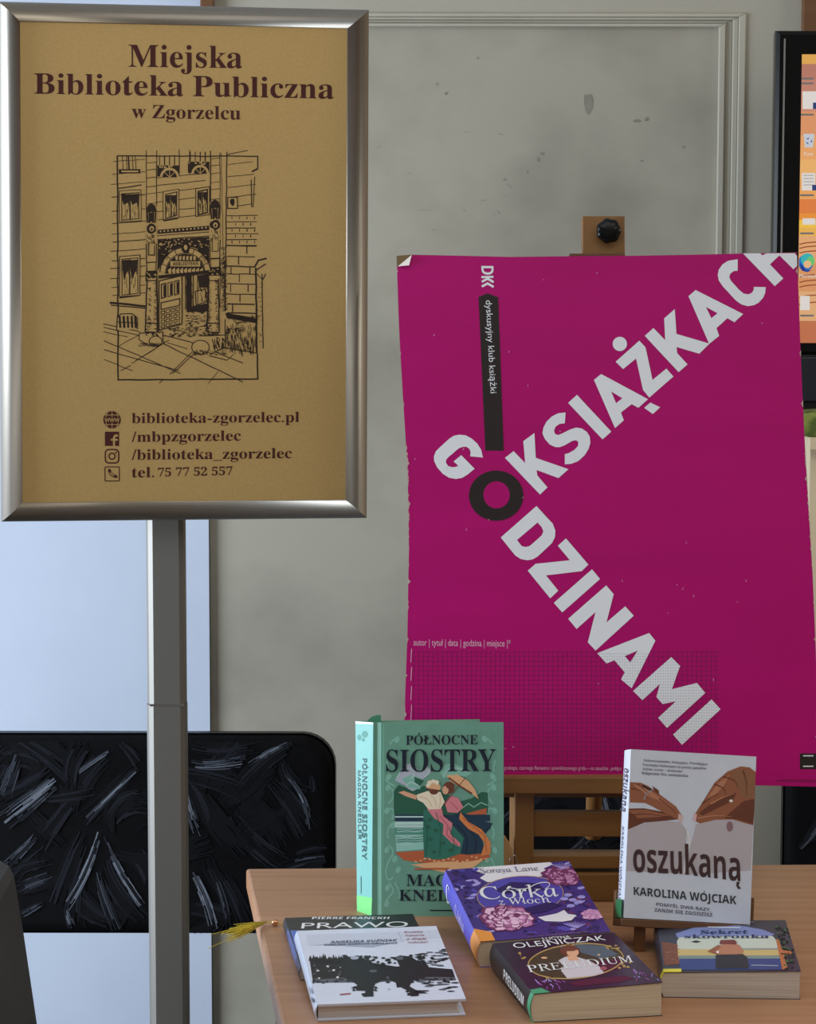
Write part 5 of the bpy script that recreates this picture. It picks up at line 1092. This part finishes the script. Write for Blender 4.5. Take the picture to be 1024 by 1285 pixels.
stroke(c7, m7, [(372, 114), (566, 118)], 8, ice, 8); stroke(c7, m7, [(345, 80), (650, 82)], 4, fog, 8); stroke(c7, m7, [(628, 346), (790, 350)], 5, fog, 8)
c7.build('front_cover', BK)
m_ = MB(); ym = mat('yellow_label', (226, 216, 72), 0.5); m_.hexa([(-.0006, -.0003, t0), (.018, -.0003, t0 + .0005), (.0185, .011, t0 + .0005), (-.0006, .011, t0)], [(-.0006, -.0003, t0 + .0007), (.018, -.0003, t0 + .0012), (.0185, .011, t0 + .0012), (-.0006, .011, t0 + .0007)], ym)
m_.prism(arc(0.0052, t0 + .0004, 0)[6:] + [(x + .0004, z) for x, z in arc(0.0046, t0, 0)][6:][::-1], -0.0003, 0.011, ym, axis='y'); m_.build('spine_label', BK)

# --- bookmark with a gold tassel
pk = at_z(357, 1157, zt + 0.006)
BM = thing('bookmark', 'gold tassel bookmark with a bead, hanging out of the black paperback', 'bookmark', loc=tuple(pk))
thread = mat('gold_thread', (228, 206, 62), 0.3, 0.4, rgb2=(168, 142, 30), scale=(300, 300, 300)); bead_m = mat('copper_bead', (206, 150, 110), 0.2, 0.8)
def bp_(x, y, z): return at_z(x, y, z) - pk
m_ = MB(); m_.tube([(0.02, 0.01, 0.0), (0.003, 0, 0.0), bp_(351, 1159, zt + .004), bp_(345, 1158.5, zt + .004), bp_(337, 1157, zt + .004)], 0.0007, thread, 6); m_.build('cord', BM)
m_ = MB(); c_ = bp_(345, 1158, zt + .0045)
m_.lathe([(0.0006, -.0042), (0.003, -.003), (0.0042, 0), (0.003, .003), (0.0006, .0042)], bead_m, 14, c=tuple(c_)); m_.build('bead', BM)
m_ = MB()
for k in range(70):
    a = bp_(336, 1156.5, zt + .004); e = np.array((rnd.uniform(-.004, .004), rnd.uniform(-.012, .012), rnd.uniform(-.003, .004)))
    b = bp_(318, 1162, zt + .0035) + e * .7; f_ = rnd.uniform(.5, 1.0) if k % 9 else rnd.uniform(1.0, 1.25); c2_ = bp_(336 + (284 - 336) * f_, 1157 + (1174 - 1157) * f_, zt + .002) + e * (1.5 if k % 9 else 2.2)
    m_.tube([a, b, c2_], 0.00032, thread, 5)
m_.build('tassel', BM)

# ------------------------------------------------------------------ cabinet, television and what lies by it
YT = 4.16
cab_x = at_y(1017, 560, 4.10)[0]; cab_z = at_y(1015, 548, 4.10)[2]; cab_z0 = at_y(1015, 563, 4.10)[2]
CB = thing('cabinet', 'cream topped cabinet with dark doors under the television', 'cabinet', loc=(cab_x, 4.10, 0))
cream_l = mat('cream_laminate', (214, 198, 168), 0.5, rgb2=(204, 188, 158), scale=(10, 10, 10)); dark_d = mat('dark_blue_grey_door', (58, 62, 72), 0.45)
m_ = MB(); m_.box((-0.004, -0.02, cab_z0), (0.9, 0.245, cab_z), cream_l); m_.build('top', CB, 0.001)
m_ = MB(); m_.box((0, 0, 0), (0.016, 0.235, cab_z0), cream_l); m_.box((0.88, 0, 0), (0.896, 0.235, cab_z0), cream_l); m_.box((0.016, 0.22, 0), (0.88, 0.235, cab_z0), cream_l); m_.build('carcass', CB)
for a, b in ((0.0165, 0.446), (0.45, 0.8795)):
    m_ = MB(); m_.box((a, 0.0, 0.06), (b, 0.018, cab_z0 - 0.002), dark_d); d = m_.build('door', CB, 0.001)
    m_ = MB(); xx = b - 0.03 if a < .4 else a + 0.03; m_.tube([(xx, -0.012, 0.7), (xx, -0.012, 0.82)], 0.005, steel); m_.build('handle', d)
TVY = 4.20
tl = at_y(975.5, 38, TVY); bl = at_y(967.5, 446, TVY)
TV = thing('television', 'black flat screen television showing an orange sunset desktop', 'television', loc=(bl[0], TVY, cab_z))
def tvp(x, y, Y=TVY): q = at_y(x, y, Y); return (q[0] - bl[0], q[1] - TVY, q[2] - cab_z)
hh = tvp(975, 38)[2]; h0 = tvp(970, 446)[2]; wt = 0.76; sx0 = tvp(1003.5, 240)[0]; sz1, sz0 = tvp(1003, 68)[2], tvp(1003, 430.5)[2]
m_ = MB()
def ring_(y, k): return [(k, y, h0 + k), (wt - k, y, h0 + k), (wt - k, y, hh - k), (k, y, hh - k)]
inn = [(sx0, 0, sz0), (wt - sx0, 0, sz0), (wt - sx0, 0, sz1), (sx0, 0, sz1)]; inb = [(x, 0.0125, z) for x, y, z in inn]
rings = [ring_(0.06, 0.004), ring_(0.012, 0), ring_(0.003, 0.001), ring_(0, 0.006), inn, inb]
vv = [p for r_ in rings for p in r_]
m_.add(vv, [(a * 4 + k, a * 4 + (k + 1) % 4, a * 4 + 4 + (k + 1) % 4, a * 4 + 4 + k) for a in range(5) for k in range(4)] + [(3, 2, 1, 0), (20, 21, 22, 23)], black_gloss)
m_.build('bezel', TV)
m_ = MB(); m_.box((0.0115, -0.0012, h0 + 0.014), (0.0140, -0.0001, hh - 0.012), mat('highlight_grey', (120, 120, 116), 0.2)); m_.build('ridge_highlight', TV)  # highlight along the bezel ridge, put in as a grey strip
scr = MB()
def em(n, c, s=0.62): return mat('lit_' + n, c, 0.3, emit=s)
qs = [(1003.5, 68), (1040, 68), (1040, 430), (1003.5, 430)]
ms = Map(qs, [np.array(tvp(*q)) + np.array((0, 0.008, 0)) for q in qs], lift=0.0003)
xr_ = (wt - sx0)
bands = [(68, 80, (240, 180, 90)), (80, 100, (196, 130, 110)), (100, 114, (208, 140, 120)), (114, 140, (220, 150, 120)), (140, 170, (236, 160, 110)), (170, 200, (248, 176, 110)), (200, 226, (252, 190, 116)), (226, 250, (250, 176, 100)), (250, 268, (240, 136, 70)), (268, 276, (248, 156, 60)), (276, 286, (255, 206, 80)), (286, 296, (250, 190, 90)), (296, 330, (244, 180, 124)), (330, 366, (232, 160, 106)), (366, 403, (240, 182, 128)), (403, 431, (206, 122, 82))]
for k, (a, b, c) in enumerate(bands):
    za, zb2 = tvp(1003.5, a)[2], tvp(1003.5, b)[2]
    scr.add([(sx0, 0.008, zb2), (xr_, 0.008, zb2), (xr_, 0.008, za), (sx0, 0.008, za)], [(0, 1, 2, 3)], em('sunset_%d' % k, c))
wv = em('wave', (168, 84, 48)); wl_ = em('pale', (240, 232, 226)); gy = em('grey', (120, 116, 116)); rc = em('blue', (52, 100, 190))
for y in (304, 309, 315, 345, 352, 358, 371, 380): stroke(scr, ms, [(1004, y + 2), (1012, y), (1024, y - 1), (1040, y + 1)], 1.6, wv, 1)
for x0, y0, x1, y1 in ((1008, 114, 1030, 136), (1007, 216, 1024, 238), (1008, 273, 1024, 281)): fill(scr, ms, rect(x0, y0, x1, y1), wl_, 2)
for y in (219, 223, 227, 231): stroke(scr, ms, [(1009, y), (1022, y)], 0.7, gy, 3)
fill(scr, ms, rect(1020, 231, 1026, 238), em('navy', (40, 60, 120)), 4); fill(scr, ms, rect(1021, 128, 1027, 136), em('navy', (40, 60, 120)), 4)
fill(scr, ms, [(1009, 167), (1023, 167), (1021, 184), (1011, 184)], em('bin_grey', (212, 216, 222)), 2)
for a in (0, 2.1, 4.2): fill(scr, ms, [(1016 + 4.6 * math.cos(a - .5), 176 + 4.6 * math.sin(a - .5)), (1016 + 4.6 * math.cos(a + .6), 176 + 4.6 * math.sin(a + .6)), (1016 + 2 * math.cos(a + .3), 176 + 2 * math.sin(a + .3))], rc, 3)
text(scr, ms, 'Kosz', (1010, 194), (1021, 194), (0, -4.5), wl_, 'sans', 3)
fill(scr, ms, ell(1012, 329, 9.5, 10.5, 20), em('swirl_blue', (30, 110, 200)), 2); fill(scr, ms, ell(1014, 325, 8.5, 8, 18), em('swirl_teal', (60, 190, 196)), 3); fill(scr, ms, ell(1018, 327, 5, 6, 14), em('swirl_green', (110, 210, 120)), 4); fill(scr, ms, ell(1014, 331, 5, 5, 14), em('swirl_core', (244, 196, 140)), 5); fill(scr, ms, [(1004, 330), (1009, 334), (1012, 339), (1020, 338), (1014, 341), (1007, 339)], em('swirl_navy', (24, 60, 150)), 6)
text(scr, ms, 'Microsoft Edge', (1004, 348), (1040, 348), (0, -4.5), wl_, 'sans', 3)
fill(scr, ms, rect(1005, 371, 1017, 389), wl_, 2)
for y in (98, 104, 143, 244, 292, 396): stroke(scr, ms, [(1005, y), (1022, y)], 2.4, gy, 2)
scr.build('screen', TV)
m_ = MB(); zz = tvp(1010, 504)[2]; m_.box((0.04, 0.0, zz), (wt - 0.04, 0.10, h0 - 0.002), mat('navy_black_plastic', (22, 24, 34), 0.4)); m_.box((0.02, 0.006, 0.0), (wt - 0.02, 0.12, zz), black_plastic); m_.build('stand', TV, 0.002)
GC = MB(); ga = at_y(1007, 536, 4.125); gmat = mat('green_leaf_cloth', (126, 140, 62), 0.8, rgb2=(70, 88, 30), scale=(60, 60, 90), contrast=(.35, .6))
gz = at_y(1010, 514, 4.125)[2]; zc0 = cab_z + 0.0005
pts = [(0, zc0), (0.30, zc0), (0.30, gz - .008), (0.22, gz), (0.12, gz - .006), (0.05, gz), (0.0, gz - .004)]
GC.prism([(a + ga[0] - 0.01, b) for a, b in pts], 4.095, 4.165, gmat, axis='y'); tag(GC.build('folded_cloth', bevel=0.003), 'folded green cloth on the cabinet top below the television', 'cloth')
